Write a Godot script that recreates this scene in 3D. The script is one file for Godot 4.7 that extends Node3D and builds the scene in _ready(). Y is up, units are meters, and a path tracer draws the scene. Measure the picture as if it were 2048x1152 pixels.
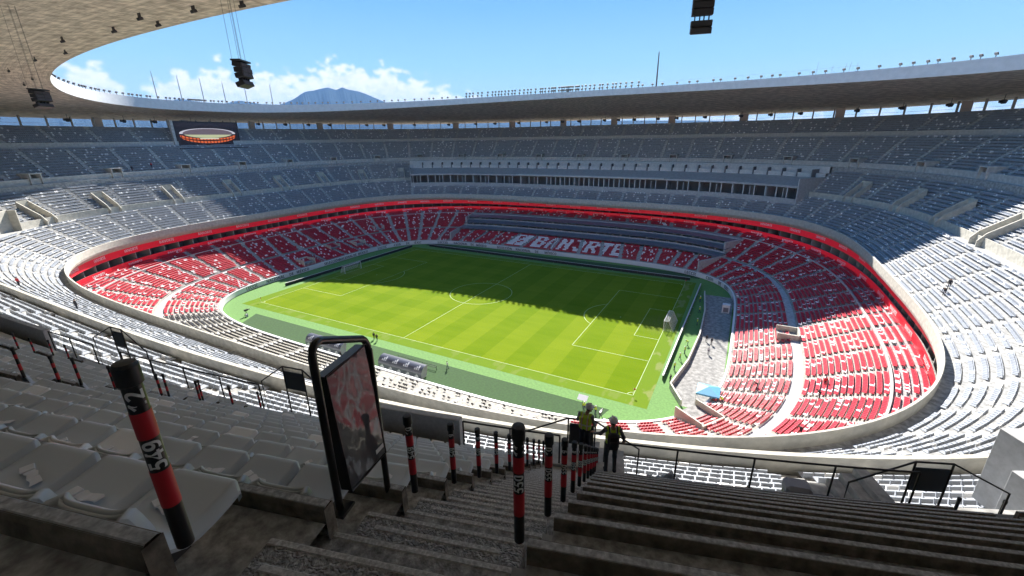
extends Node3D
# A football stadium bowl seen from a high seat in the upper tier, under the roof's shade.

const CAM := Vector3(64.9455, 43.1825, 101.9908)
const NT := 1632                       # points of the bowl's plan curve
const PER := 24                        # points between two aisles

# ---------------------------------------------------------------- mesh builder
class MB:
	var v := PackedVector3Array()
	var n := PackedVector3Array()
	var u := PackedVector2Array()
	var c := PackedColorArray()
	var col := Color(1, 1, 1)
	var use_col := false

	func tri(a: Vector3, b: Vector3, d: Vector3, out: Vector3) -> void:
		var m := (b - a).cross(d - a)
		if m.length_squared() < 1e-16:
			return
		m = m.normalized()
		if m.dot(out) > 0.0:
			v.append_array(PackedVector3Array([a, d, b]))
		else:
			v.append_array(PackedVector3Array([a, b, d]))
			m = -m
		n.append_array(PackedVector3Array([m, m, m]))
		if use_col:
			c.append_array(PackedColorArray([col, col, col]))

	func quad(a: Vector3, b: Vector3, d: Vector3, e: Vector3, out: Vector3) -> void:
		tri(a, b, d, out)
		tri(a, d, e, out)

	# smooth triangle with its own normals
	func tris(a: Vector3, b: Vector3, d: Vector3, na: Vector3, nb: Vector3, nd: Vector3) -> void:
		var m := (b - a).cross(d - a)
		if m.dot(na + nb + nd) > 0.0:
			v.append_array(PackedVector3Array([a, d, b]))
			n.append_array(PackedVector3Array([na, nd, nb]))
		else:
			v.append_array(PackedVector3Array([a, b, d]))
			n.append_array(PackedVector3Array([na, nb, nd]))
		if use_col:
			c.append_array(PackedColorArray([col, col, col]))

	func box(p: Vector3, s: Vector3, b := Basis.IDENTITY) -> void:
		var x := b.x * s.x * 0.5
		var y := b.y * s.y * 0.5
		var z := b.z * s.z * 0.5
		quad(p + x - y - z, p + x + y - z, p + x + y + z, p + x - y + z, x)
		quad(p - x - y - z, p - x + y - z, p - x + y + z, p - x - y + z, -x)
		quad(p - x + y - z, p + x + y - z, p + x + y + z, p - x + y + z, y)
		quad(p - x - y - z, p + x - y - z, p + x - y + z, p - x - y + z, -y)
		quad(p - x - y + z, p + x - y + z, p + x + y + z, p - x + y + z, z)
		quad(p - x - y - z, p + x - y - z, p + x + y - z, p - x + y - z, -z)

	# box with chamfered edges
	func cbox(p: Vector3, s: Vector3, k: float, b := Basis.IDENTITY) -> void:
		var h := s * 0.5
		var ax := [b.x, b.y, b.z]
		var hh := [h.x, h.y, h.z]
		for i in 3:
			var j := (i + 1) % 3
			var l := (i + 2) % 3
			for sg in [-1.0, 1.0]:
				var o: Vector3 = p + ax[i] * hh[i] * sg
				var a: Vector3 = ax[j] * (hh[j] - k)
				var d: Vector3 = ax[l] * (hh[l] - k)
				quad(o - a - d, o + a - d, o + a + d, o - a + d, ax[i] * sg)
				# edge strips along axis l between face i and face j
				for sj in [-1.0, 1.0]:
					var e1: Vector3 = p + ax[i] * hh[i] * sg + ax[j] * (hh[j] - k) * sj
					var e2: Vector3 = p + ax[i] * (hh[i] - k) * sg + ax[j] * hh[j] * sj
					quad(e1 - d, e1 + d, e2 + d, e2 - d, ax[i] * sg + ax[j] * sj)
		for sx in [-1.0, 1.0]:
			for sy in [-1.0, 1.0]:
				for sz in [-1.0, 1.0]:
					tri(p + ax[0] * hh[0] * sx + ax[1] * (hh[1] - k) * sy + ax[2] * (hh[2] - k) * sz,
						p + ax[0] * (hh[0] - k) * sx + ax[1] * hh[1] * sy + ax[2] * (hh[2] - k) * sz,
						p + ax[0] * (hh[0] - k) * sx + ax[1] * (hh[1] - k) * sy + ax[2] * hh[2] * sz, ax[0] * sx + ax[1] * sy + ax[2] * sz)

	# round bar along a list of points
	func tube(pts: Array, r: float, k := 8, caps := true) -> void:
		var rings := []
		var nrm := []
		var up := Vector3.UP
		for i in pts.size():
			var t: Vector3 = (pts[min(i + 1, pts.size() - 1)] - pts[max(i - 1, 0)]).normalized()
			var s := t.cross(up if absf(t.dot(up)) < 0.95 else Vector3.RIGHT).normalized()
			if i > 0 and s.dot(nrm[i - 1][0]) < 0.0 and false:
				s = -s
			var w := s.cross(t).normalized()
			var ring := []
			var nn := []
			for j in k:
				var a := TAU * j / k
				var m := s * cos(a) + w * sin(a)
				nn.append(m)
				ring.append(pts[i] + m * r)
			rings.append(ring)
			nrm.append(nn)
		for i in pts.size() - 1:
			for j in k:
				var q := (j + 1) % k
				tris(rings[i][j], rings[i][q], rings[i + 1][q], nrm[i][j], nrm[i][q], nrm[i + 1][q])
				tris(rings[i][j], rings[i + 1][q], rings[i + 1][j], nrm[i][j], nrm[i + 1][q], nrm[i + 1][j])
		if caps:
			for e in [0, pts.size() - 1]:
				var o: Vector3 = (pts[0] - pts[1]) if e == 0 else (pts[-1] - pts[-2])
				for j in k:
					tri(pts[e], rings[e][j], rings[e][(j + 1) % k], o)

	# turned shape about the y axis through p: prof = Vector2(radius, height)
	func lathe(p: Vector3, prof: Array, k := 12) -> void:
		for i in prof.size() - 1:
			var a: Vector2 = prof[i]
			var b: Vector2 = prof[i + 1]
			var g := (b - a).normalized()
			for j in k:
				var t0 := TAU * j / k
				var t1 := TAU * (j + 1) / k
				var d0 := Vector3(cos(t0), 0, sin(t0))
				var d1 := Vector3(cos(t1), 0, sin(t1))
				var n0 := (d0 * g.y - Vector3.UP * g.x)
				var n1 := (d1 * g.y - Vector3.UP * g.x)
				if a.x > 1e-5:
					tris(p + d0 * a.x + Vector3.UP * a.y, p + d1 * a.x + Vector3.UP * a.y, p + d1 * b.x + Vector3.UP * b.y, n0, n1, n1)
				if b.x > 1e-5:
					tris(p + d0 * a.x + Vector3.UP * a.y, p + d1 * b.x + Vector3.UP * b.y, p + d0 * b.x + Vector3.UP * b.y, n0, n1, n0)

	func mesh() -> ArrayMesh:
		var m := ArrayMesh.new()
		if v.is_empty():
			return m
		var a := []
		a.resize(Mesh.ARRAY_MAX)
		a[Mesh.ARRAY_VERTEX] = v
		a[Mesh.ARRAY_NORMAL] = n
		if u.size() == v.size():
			a[Mesh.ARRAY_TEX_UV] = u
		if use_col:
			a[Mesh.ARRAY_COLOR] = c
		m.add_surface_from_arrays(Mesh.PRIMITIVE_TRIANGLES, a)
		return m

# ---------------------------------------------------------------- nodes
var taken := {}
var rng := RandomNumberGenerator.new()
var mats := {}

func numbered(s: String) -> String:
	if not taken.has(s):
		taken[s] = 0
		return s
	taken[s] += 1
	return "%s_%03d" % [s, taken[s]]

func part(called: String, m: Mesh, mat: Material, parent: Node3D, label := "") -> MeshInstance3D:
	var o := MeshInstance3D.new()
	o.name = called
	o.mesh = m
	o.material_override = mat
	parent.add_child(o, true)
	if label:
		o.set_meta("label", label)
	return o

func tag(o: Node, label: String, category: String, group := "") -> void:
	o.set_meta("label", label)
	o.set_meta("category", category)
	if group:
		o.set_meta("group", group)

func thing(called: String, label: String, category: String, at_ := Vector3.ZERO, group := "") -> Node3D:
	var o := Node3D.new()
	o.name = numbered(called)
	add_child(o, true)
	o.position = at_
	tag(o, label, category, group)
	return o

func copy(root: Node3D, label: String, group := "") -> Node3D:
	var r: Node3D = root.duplicate()
	r.name = numbered(str(root.name).rstrip("0123456789").trim_suffix("_"))
	add_child(r, true)
	r.set_meta("label", label)
	if group:
		r.set_meta("group", group)
	return r

func setting(called: String, m: Mesh, mat: Material, kind := "structure") -> MeshInstance3D:
	var o := MeshInstance3D.new()
	o.name = numbered(called)
	o.mesh = m
	o.material_override = mat
	o.set_meta("kind", kind)
	add_child(o, true)
	return o

# ---------------------------------------------------------------- materials
func lin(r: float, g: float, b: float) -> Color:
	return Color(r, g, b).linear_to_srgb()

func plain(key: String, r: float, g: float, b: float, rough := 0.6, metal := 0.0, spec := 0.5) -> StandardMaterial3D:
	if mats.has(key):
		return mats[key]
	var m := StandardMaterial3D.new()
	m.resource_name = key
	m.albedo_color = lin(r, g, b)
	m.roughness = rough
	m.metallic = metal
	m.metallic_specular = spec
	mats[key] = m
	return m

func noise_tex(seed_: int, freq: float, lo: float, hi: float, size := 512, type := FastNoiseLite.TYPE_SIMPLEX_SMOOTH, octaves := 5) -> NoiseTexture2D:
	var f := FastNoiseLite.new()
	f.seed = seed_
	f.noise_type = type
	f.frequency = freq
	f.fractal_octaves = octaves
	f.fractal_gain = 0.6
	var t := NoiseTexture2D.new()
	t.width = size
	t.height = size
	t.seamless = true
	t.noise = f
	var g := Gradient.new()
	g.offsets = PackedFloat32Array([0.0, 1.0])
	g.colors = PackedColorArray([Color(lo, lo, lo), Color(hi, hi, hi)])
	t.color_ramp = g
	return t

# stained concrete and the like: colour times a tiled, world-mapped noise
func rough_mat(key: String, r: float, g: float, b: float, seed_: int, freq: float, lo: float, scale_: float, rough := 0.85, bump := 0.0) -> StandardMaterial3D:
	if mats.has(key):
		return mats[key]
	var m := plain(key, r, g, b, rough)
	m.albedo_texture = noise_tex(seed_, freq, lo, 1.0)
	m.uv1_triplanar = true
	m.uv1_world_triplanar = true
	m.uv1_scale = Vector3.ONE * scale_
	if bump > 0.0:
		m.heightmap_enabled = true
		m.heightmap_scale = bump
		m.heightmap_texture = noise_tex(seed_ + 7, 0.04, 0.0, 1.0, 512)
	return m

# ---------------------------------------------------------------- plan curve of the bowl
var PX := PackedVector2Array()
var PN := PackedVector2Array()
var PT := PackedFloat32Array()
var FC := 0.0                          # index of the camera's foot on the curve
var FA := 0.0                          # index of the stairs in front of the camera

func sell(t: float, a: float, b: float, e: float) -> Vector2:
	var c := cos(t)
	var s := sin(t)
	return Vector2(a * signf(c) * pow(absf(c), 2.0 / e), b * signf(s) * pow(absf(s), 2.0 / e))

func make_curve() -> void:
	var raw := 16384
	var p := PackedVector2Array()
	var tt := PackedFloat32Array()
	for i in raw:
		var t := TAU * (i + 0.5) / raw
		tt.append(t)
		p.append(sell(t, 90.66, 73.87, 3.54))
	var q := PackedVector2Array()
	var nn := PackedVector2Array()
	for i in raw:
		var g := p[(i + 1) % raw] - p[(i + raw - 1) % raw]
		var m := Vector2(g.y, -g.x).normalized()
		nn.append(m)
		q.append(p[i] + m * 20.0)
	var cum := PackedFloat64Array([0.0])
	for i in raw:
		cum.append(cum[i] + q[(i + 1) % raw].distance_to(q[i]))
	var total := cum[raw]
	var k := 0
	for j in NT:
		var want := total * j / NT
		while cum[k + 1] < want:
			k += 1
		var w := (want - cum[k]) / maxf(cum[k + 1] - cum[k], 1e-9)
		var k2 := (k + 1) % raw
		PX.append(p[k].lerp(p[k2], w))
		PN.append(nn[k].lerp(nn[k2], w).normalized())
		PT.append(lerpf(tt[k], tt[k2] + (TAU if k2 == 0 else 0.0), w))
	var best := 1e9
	for j in NT * 10:
		var f := j * 0.1
		var o := at(f, 33.41, 0)
		var e := Vector2(o.x - CAM.x, o.z - CAM.z).length_squared()
		if e < best:
			best = e
			FC = f
	FA = FC + 0.87 / ds(FC, 31.0)

func at(f: float, d: float, y: float) -> Vector3:
	var i := int(floor(f))
	var w := f - i
	i = posmod(i, NT)
	var j := (i + 1) % NT
	var p := PX[i].lerp(PX[j], w)
	var m := PN[i].lerp(PN[j], w)
	return Vector3(p.x + m.x * d, y, p.y + m.y * d)

func nrm(f: float) -> Vector3:
	var i := int(floor(f))
	var w := f - i
	i = posmod(i, NT)
	var m := PN[i].lerp(PN[(i + 1) % NT], w).normalized()
	return Vector3(m.x, 0, m.y)

func tpar(f: float) -> float:
	var i := int(floor(f))
	var w := f - i
	i = posmod(i, NT)
	var a := PT[i]
	var b := PT[(i + 1) % NT]
	if b < a - 1.0:
		b += TAU
	return lerpf(a, b, w)

func ds(f: float, d: float) -> float:
	return at(f + 0.5, d, 0).distance_to(at(f - 0.5, d, 0))

# a point beside the camera: t metres to the right along the row, d from the parapet
func by(t: float, d: float, y: float) -> Vector3:
	return at(ft(t, d), d, y)

func ft(t: float, d := 28.0) -> float:
	var x := Vector3.UP.cross(nrm(FC)).normalized()
	var f := FC
	for i in 6:
		f -= (t - (at(f, d, CAM.y) - CAM).dot(x)) / ds(f, d)
	return f

# basis whose x runs along the row (to the right seen from behind), y up, z away from the pitch
func fbasis(f: float) -> Basis:
	var z := nrm(f)
	return Basis(Vector3.UP.cross(z).normalized(), Vector3.UP, z)

# ---- lower tier: u runs from the pitch wall (0) to under the ribbon boards (1)
func low(f: float, u: float, y: float) -> Vector3:
	var t := tpar(f)
	var a := sell(t, 66.75, 48.73, 4.57)
	var b := sell(t, 93.2, 84.06, 2.74)
	var p := a.lerp(b, u)
	return Vector3(p.x, y, p.y)

func lown(f: float, u: float) -> Vector3:
	var g := low(f + 1.0, u, 0) - low(f - 1.0, u, 0)
	return Vector3(g.z, 0, -g.x).normalized()

# sweep a profile along the curve; kind 0 = upper (d, y), 1 = lower (u, y)
func sweep(mb: MB, f0: float, f1: float, step: float, prof: Array, kind := 0, out := Vector3.ZERO) -> void:
	var k := maxi(1, int(ceil((f1 - f0) / step)))
	for i in k:
		var fa := lerpf(f0, f1, float(i) / k)
		var fb := lerpf(f0, f1, float(i + 1) / k)
		var fm := (fa + fb) * 0.5
		var m := nrm(fm) if kind == 0 else lown(fm, 0.5)
		for j in prof.size() - 1:
			var p: Vector2 = prof[j]
			var q: Vector2 = prof[j + 1]
			var g := q - p
			var w := Vector2(-g.y, g.x * (1.0 if kind == 0 else 30.0))
			var o := m * w.x + Vector3.UP * w.y
			if kind == 0:
				mb.quad(at(fa, p.x, p.y), at(fb, p.x, p.y), at(fb, q.x, q.y), at(fa, q.x, q.y), o)
			else:
				mb.quad(low(fa, p.x, p.y), low(fb, p.x, p.y), low(fb, q.x, q.y), low(fa, q.x, q.y), o)

func hub(called: String, parent: Node3D) -> Node3D:
	var o := Node3D.new()
	o.name = called
	parent.add_child(o, true)
	return o

# flat lettering: width-fitted TextMesh, its lower left at the origin of the basis
func letters(text: String, height: float, depth := 0.01, font_name := "Droid Sans", bold := true) -> ArrayMesh:
	var tm := TextMesh.new()
	var sf := SystemFont.new()
	sf.font_names = PackedStringArray([font_name])
	sf.font_weight = 700 if bold else 400
	tm.font = sf
	tm.text = text
	tm.font_size = 48
	tm.pixel_size = height / 35.0
	tm.depth = depth
	tm.curve_step = 2.0
	var a := ArrayMesh.new()
	for i in tm.get_surface_count():
		a.add_surface_from_arrays(Mesh.PRIMITIVE_TRIANGLES, tm.surface_get_arrays(i))
	return a

const EXPOSURE := 4.1

func cloud_top(a: float) -> float:
	var k := [[-75.0, 6.3], [-71.5, 5.6], [-70.2, 6.7], [-68.5, 6.45], [-67.4, 5.5], [-66.6, 3.4], [-65.6, 4.6], [-64.6, 5.9], [-63.0, 6.35], [-60.9, 6.5], [-59.2, 7.35], [-57.4, 6.5], [-54.9, 6.9], [-53.0, 6.55], [-51.8, 6.4], [-50.1, 7.4], [-48.0, 8.0], [-45.9, 7.75], [-44.9, 7.0], [-42.6, 7.85], [-41.0, 7.1], [-39.3, 6.6], [-37.4, 6.0], [-35.0, 5.3], [-32.5, 4.6], [-29.0, 3.0], [-20.0, 2.0], [30.0, 2.0], [60.0, 5.0], [110.0, 7.0], [170.0, 5.0], [230.0, 7.5], [285.0, 6.3]]
	for i in k.size() - 1:
		if a >= k[i][0] and a < k[i + 1][0]:
			return lerpf(k[i][1], k[i + 1][1], (a - k[i][0]) / (k[i + 1][0] - k[i][0]))
	return 4.0

func make_sky() -> Sky:
	var w := 2048
	var h := 1024
	var im := Image.create(w, h, false, Image.FORMAT_RGBF)
	var stops := [[-90.0, Vector3(0.10, 0.10, 0.09)], [-8.0, Vector3(0.16, 0.17, 0.17)], [-1.0, Vector3(0.44, 0.60, 0.70)], [0.0, Vector3(0.60, 0.78, 0.90)], [4.0, Vector3(0.58, 0.86, 1.0)], [8.0, Vector3(0.40, 0.76, 1.04)], [14.0, Vector3(0.24, 0.58, 1.02)], [25.0, Vector3(0.17, 0.43, 0.86)], [45.0, Vector3(0.11, 0.30, 0.68)], [90.0, Vector3(0.08, 0.22, 0.55)]]
	for y in h:
		var el := 90.0 - (y + 0.5) * 180.0 / h
		var c: Vector3 = stops[0][1]
		for i in stops.size() - 1:
			if el >= stops[i][0]:
				c = stops[i][1].lerp(stops[i + 1][1], clampf((el - stops[i][0]) / (stops[i + 1][0] - stops[i][0]), 0, 1))
		c /= EXPOSURE
		im.fill_rect(Rect2i(0, y, w, 1), Color(c.x, c.y, c.z))
	var f := FastNoiseLite.new()
	f.seed = 11
	f.frequency = 0.5
	f.fractal_octaves = 6
	f.fractal_gain = 0.55
	var f2 := FastNoiseLite.new()
	f2.seed = 5
	f2.frequency = 1.3
	f2.fractal_octaves = 5
	for y in range(int((90.0 - 10.0) / 180.0 * h), int(90.5 / 180.0 * h)):
		var el := 90.0 - (y + 0.5) * 180.0 / h
		for x in w:
			var az := (x + 0.5) * 360.0 / w
			if az > 285.0:
				az -= 360.0
			var top := cloud_top(az)
			if el > top + 1.5:
				continue
			var q := f.get_noise_2d(az * 1.0, el * 1.9)
			var d := (top - el) * 0.75 + q * 1.7
			var a := smoothstep(-0.15, 0.40, d)
			# thinner, hazier body low down
			a *= lerpf(0.7, 1.0, smoothstep(2.5, 5.5, el)) * clampf(0.95 + 0.5 * f2.get_noise_2d(az, el * 2.0), 0.0, 1.0)
			if a <= 0.0:
				continue
			var lit := clampf(0.72 + 0.55 * (f.get_noise_2d(az * 1.0 - 0.25, el * 1.9 - 0.5) * -1.0 + q) + 0.35 * smoothstep(1.8, 0.0, d), 0.0, 1.0)
			var cc := Vector3(0.55, 0.70, 0.82).lerp(Vector3(1.25, 1.25, 1.22), lit) / EXPOSURE
			var b := im.get_pixel(x, y)
			im.set_pixel(x, y, b.lerp(Color(cc.x, cc.y, cc.z), clampf(a, 0.0, 1.0)))
	var pm := PanoramaSkyMaterial.new()
	pm.panorama = ImageTexture.create_from_image(im)
	var s := Sky.new()
	s.sky_material = pm
	return s

func _ready() -> void:
	rng.seed = 2024
	# ---- camera
	var cam := Camera3D.new()
	cam.name = "camera"
	cam.position = CAM
	cam.rotation = Vector3(-0.3334238, 0.4910475, -0.0138449)
	cam.fov = 67.35
	cam.near = 0.05
	cam.far = 30000.0
	add_child(cam)
	cam.current = true
	# ---- sky, exposure
	var env := Environment.new()
	env.background_mode = Environment.BG_SKY
	env.sky = make_sky()
	env.tonemap_mode = Environment.TONE_MAPPER_LINEAR
	env.tonemap_exposure = EXPOSURE
	env.fog_enabled = true
	env.fog_density = 0.00005
	env.fog_light_color = Color(0.55, 0.74, 0.97)
	env.sdfgi_enabled = true
	env.ssao_enabled = true
	env.ssil_enabled = true
	var we := WorldEnvironment.new()
	we.name = "world_environment"
	we.environment = env
	add_child(we)
	# ---- sun: high on the far left, behind the far roof
	var sun := DirectionalLight3D.new()
	sun.name = "sun"
	var e := deg_to_rad(38.5)
	var a := deg_to_rad(24.0)
	var to_sun := Vector3(-sin(a) * cos(e), sin(e), -cos(a) * cos(e))
	sun.basis = Basis.looking_at(-to_sun)
	sun.light_energy = 1.15
	sun.light_color = Color(1.0, 0.98, 0.95)
	sun.light_angular_distance = 0.5
	sun.shadow_enabled = true
	add_child(sun)
	# ---- the place
	make_curve()
	build_ground()
	build_hills()
	build_upper()
	build_lower()
	build_boxes()
	build_roof()
	build_seats()
	build_front()
	build_pitch_things()
	build_roof_things()
	build_people()

func rect(mb: MB, x0: float, z0: float, x1: float, z1: float, y: float) -> void:
	mb.quad(Vector3(x0, y, z0), Vector3(x1, y, z0), Vector3(x1, y, z1), Vector3(x0, y, z1), Vector3.UP)

func grass_mat() -> StandardMaterial3D:
	var w := 1120
	var h := 742
	var im := Image.create(w, h, false, Image.FORMAT_RGB8)
	var f := FastNoiseLite.new()
	f.seed = 3
	f.frequency = 0.035
	f.fractal_octaves = 4
	var g := FastNoiseLite.new()
	g.seed = 8
	g.frequency = 0.3
	g.fractal_octaves = 3
	for j in h:
		var z := -37.1 + 74.2 * (j + 0.5) / h
		for i in w:
			var x := -56.5 + 112.0 * (i + 0.5) / w
			var bx := 1.0 if posmod(int(floor((x + 52.5) / 5.25)), 2) == 0 else 0.0
			var bz := 1.0 if posmod(int(floor((z + 34.0) / 5.23)), 2) == 0 else 0.0
			var inside := absf(x) < 52.5 and absf(z) < 34.0
			var left := smoothstep(8.0, -6.0, x)
			var t := 0.2 + 0.6 * (bx * lerpf(0.85, 0.5, left) + bz * lerpf(0.15, 0.5, left))
			if not inside:
				t = 0.35
			var q := f.get_noise_2d(x * 2.5, z * 9.0) * 0.26 + g.get_noise_2d(x * 9.0, z * 9.0) * 0.26 + f.get_noise_2d(x * 0.7 + 400.0, z * 0.9) * 0.25
			t = clampf(t + q, -0.15, 1.15)
			var c := Vector3(0.096, 0.160, 0.002).lerp(Vector3(0.148, 0.204, 0.008), t)
			if inside and absf(x) > 45.0:
				var wear := smoothstep(5.0, 0.5, Vector2((absf(x) - 51.0) * 0.8, z * 0.55).length()) * clampf(0.5 + 1.4 * g.get_noise_2d(x * 6.0, z * 6.0), 0.0, 1.0)
				c = c.lerp(Vector3(0.17, 0.165, 0.06), wear * 0.55)
			if not inside:
				var worn := smoothstep(0.08, 0.4, f.get_noise_2d(x * 9.0 + 90.0, z * 4.0)) * (0.75 if x > 52.5 else 0.3)
				c = Vector3(0.115, 0.185, 0.014).lerp(Vector3(0.20, 0.225, 0.08), worn)
			var s := lin(c.x, c.y, c.z)
			im.set_pixel(i, j, s)
	var m := StandardMaterial3D.new()
	m.resource_name = "grass"
	m.albedo_texture = ImageTexture.create_from_image(im)
	m.texture_repeat = false
	m.roughness = 0.95
	m.metallic_specular = 0.15
	return m

func line_box(mb: MB, x0: float, z0: float, x1: float, z1: float) -> void:
	var k := 0.05
	rect(mb, minf(x0, x1) - k, minf(z0, z1) - k, maxf(x0, x1) + k, maxf(z0, z1) + k, 0.012)

func arc(mb: MB, c: Vector2, r: float, a0: float, a1: float) -> void:
	var k := 48
	for i in k:
		var p := lerpf(a0, a1, float(i) / k)
		var q := lerpf(a0, a1, float(i + 1) / k)
		var o := [Vector3(c.x + cos(p) * (r - 0.06), 0.012, c.y + sin(p) * (r - 0.06)), Vector3(c.x + cos(q) * (r - 0.06), 0.012, c.y + sin(q) * (r - 0.06)), Vector3(c.x + cos(q) * (r + 0.06), 0.012, c.y + sin(q) * (r + 0.06)), Vector3(c.x + cos(p) * (r + 0.06), 0.012, c.y + sin(p) * (r + 0.06))]
		mb.quad(o[0], o[1], o[2], o[3], Vector3.UP)

func build_ground() -> void:
	# wide ground outside
	var g := MB.new()
	rect(g, -12000, -12000, 12000, 12000, -0.6)
	setting("ground", g.mesh(), rough_mat("town ground", 0.10, 0.10, 0.085, 4, 0.02, 0.5, 0.002))
	# artificial turf apron up to the pitch wall
	var a := MB.new()
	for i in range(0, NT, 4):
		var p := low(i, 0.004, 0.0)
		var q := low(i + 4, 0.004, 0.0)
		a.tri(Vector3.ZERO, p, q, Vector3.UP)
	setting("turf_apron", a.mesh(), rough_mat("light turf", 0.125, 0.265, 0.060, 21, 0.02, 0.82, 0.15, 0.9))
	# grass
	var gr := MB.new()
	rect(gr, -56.5, -37.1, 55.5, 37.1, 0.006)
	for k in gr.v.size():
		gr.u.append(Vector2((gr.v[k].x + 56.5) / 112.0, (gr.v[k].z + 37.1) / 74.2))
	setting("pitch", gr.mesh(), grass_mat())
	# darker carpet along the benches, and along the far side
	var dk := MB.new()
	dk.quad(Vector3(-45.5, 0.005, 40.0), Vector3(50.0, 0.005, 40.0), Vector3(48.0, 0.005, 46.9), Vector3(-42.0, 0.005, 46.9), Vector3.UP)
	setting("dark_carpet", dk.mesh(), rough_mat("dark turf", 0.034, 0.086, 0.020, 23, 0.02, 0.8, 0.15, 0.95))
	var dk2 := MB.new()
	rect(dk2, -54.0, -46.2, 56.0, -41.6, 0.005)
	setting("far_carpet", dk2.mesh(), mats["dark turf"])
	# markings
	var l := MB.new()
	for s in [-1.0, 1.0]:
		line_box(l, -52.5, 34 * s, 52.5, 34 * s)
		line_box(l, 52.5 * s, -34, 52.5 * s, 34)
		line_box(l, 36 * s, -20.16, 36 * s, 20.16)
		line_box(l, 47 * s, -9.16, 47 * s, 9.16)
		for z in [-20.16, 20.16]:
			line_box(l, 36 * s, z, 52.5 * s, z)
		for z in [-9.16, 9.16]:
			line_box(l, 47 * s, z, 52.5 * s, z)
		var half := acos(5.5 / 9.15)
		arc(l, Vector2(41.5 * s, 0), 9.15, (PI if s > 0 else 0.0) - half, (PI if s > 0 else 0.0) + half)
		rect(l, 41.5 * s - 0.14, -0.14, 41.5 * s + 0.14, 0.14, 0.012)
		for z in [-1.0, 1.0]:
			var a0 := atan2(-z, -s)
			arc(l, Vector2(52.5 * s, 34 * z), 1.0, a0 - PI / 4, a0 + PI / 4)
	line_box(l, 0, -34, 0, 34)
	arc(l, Vector2.ZERO, 9.15, 0, TAU)
	setting("pitch_lines", l.mesh(), plain("line paint", 0.36, 0.44, 0.22, 0.8))
	# concrete service yard behind the right goal
	var y := MB.new()
	var edge := [Vector2(58.7, -27.0), Vector2(60.1, -12.0), Vector2(60.4, 4.0), Vector2(59.6, 18.0), Vector2(57.9, 28.6), Vector2(60.4, 33.5)]
	for i in edge.size() - 1:
		var p: Vector2 = edge[i]
		var q: Vector2 = edge[i + 1]
		y.quad(Vector3(p.x, 0.008, p.y), Vector3(66.3, 0.008, p.y), Vector3(66.3, 0.008, q.y), Vector3(q.x, 0.008, q.y), Vector3.UP)
	setting("service_yard", y.mesh(), rough_mat("yard concrete", 0.36, 0.35, 0.33, 31, 0.02, 0.6, 0.08))
	# its curved retaining wall
	var wl := MB.new()
	for i in edge.size() - 1:
		var p: Vector2 = edge[i]
		var q: Vector2 = edge[i + 1]
		for k in 4:
			var c := p.lerp(q, k / 4.0)
			var d := p.lerp(q, (k + 1) / 4.0)
			var o := Vector3(c.x, 0, c.y)
			var r := Vector3(d.x, 0, d.y)
			var t := (r - o).normalized()
			wl.box((o + r) * 0.5 + Vector3.UP * 0.55, Vector3(0.3, 1.1, o.distance_to(r) + 0.02), Basis(t.cross(Vector3.UP).normalized() * -1.0, Vector3.UP, t))
	var w := MeshInstance3D.new()
	w.mesh = wl.mesh()
	w.material_override = rough_mat("cream concrete", 0.60, 0.575, 0.50, 41, 0.015, 0.80, 0.12)
	w.name = "yard_wall"
	add_child(w, true)
	tag(w, "low curved cream wall between turf apron and concrete yard behind right goal", "wall")

func build_hills() -> void:
	var ridge := [[-180.0, 1.5], [-140.0, 2.5], [-100.0, 2.8], [-80.0, 3.0], [-68.0, 3.2], [-64.3, 3.8], [-63.05, 4.15], [-61.9, 3.95], [-59.8, 3.7], [-57.9, 4.15], [-56.1, 3.85], [-54.2, 3.8], [-52.9, 4.3], [-51.5, 5.15], [-50.4, 5.38], [-49.9, 5.5], [-49.07, 5.68], [-48.2, 5.4], [-47.5, 5.72], [-46.7, 5.45], [-45.9, 5.35], [-45.1, 5.1], [-44.0, 4.65], [-42.7, 4.1], [-41.0, 3.5], [-38.0, 2.9], [-30.0, 2.2], [0.0, 1.5], [40.0, 1.2], [100.0, 1.8], [180.0, 1.5]]
	var f := FastNoiseLite.new()
	f.seed = 77
	f.frequency = 0.35
	f.fractal_octaves = 5
	var mb := MB.new()
	var prev := []
	var az := -180.0
	while az <= 180.01:
		var el := 1.5
		for i in ridge.size() - 1:
			if az >= ridge[i][0] and az <= ridge[i + 1][0]:
				el = lerpf(ridge[i][1], ridge[i + 1][1], (az - ridge[i][0]) / (ridge[i + 1][0] - ridge[i][0]))
		el += f.get_noise_1d(az * 3.0) * 0.06
		var a := deg_to_rad(az)
		var dir := Vector3(sin(a), 0, -cos(a))
		var col := []
		var top := 9000.0 * tan(deg_to_rad(el))
		for k in 7:
			var s := k / 6.0
			var r := lerpf(11000.0, 6800.0, s)
			var hgt := top * (1.0 - absf(r - 9000.0) / 2600.0) if k != 3 else top
			if k == 6:
				hgt = -20.0
			elif k != 3:
				hgt = maxf(top * (1.0 - absf(r - 8900.0) / 2600.0) + f.get_noise_2d(az * 1.2, r * 0.003) * 60.0, -10.0)
				hgt = minf(hgt, top - 30.0)
			if k == 3:
				r = 9000.0
			col.append(Vector3(CAM.x, 0, CAM.z) + dir * r + Vector3.UP * (hgt + (CAM.y if k == 3 else 0.0)))
		if prev.size():
			for k in 6:
				mb.quad(prev[k], col[k], col[k + 1], prev[k + 1], Vector3.UP)
		prev = col
		az += 0.25 if az > -75.0 and az < -35.0 else 2.5
	setting("hills", mb.mesh(), plain("forested hills", 0.035, 0.050, 0.060, 1.0, 0.0, 0.0))

var upper: Node3D
var far0 := 0.0
var far1 := 0.0
var near0 := 0.0
var near1 := 0.0

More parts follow.
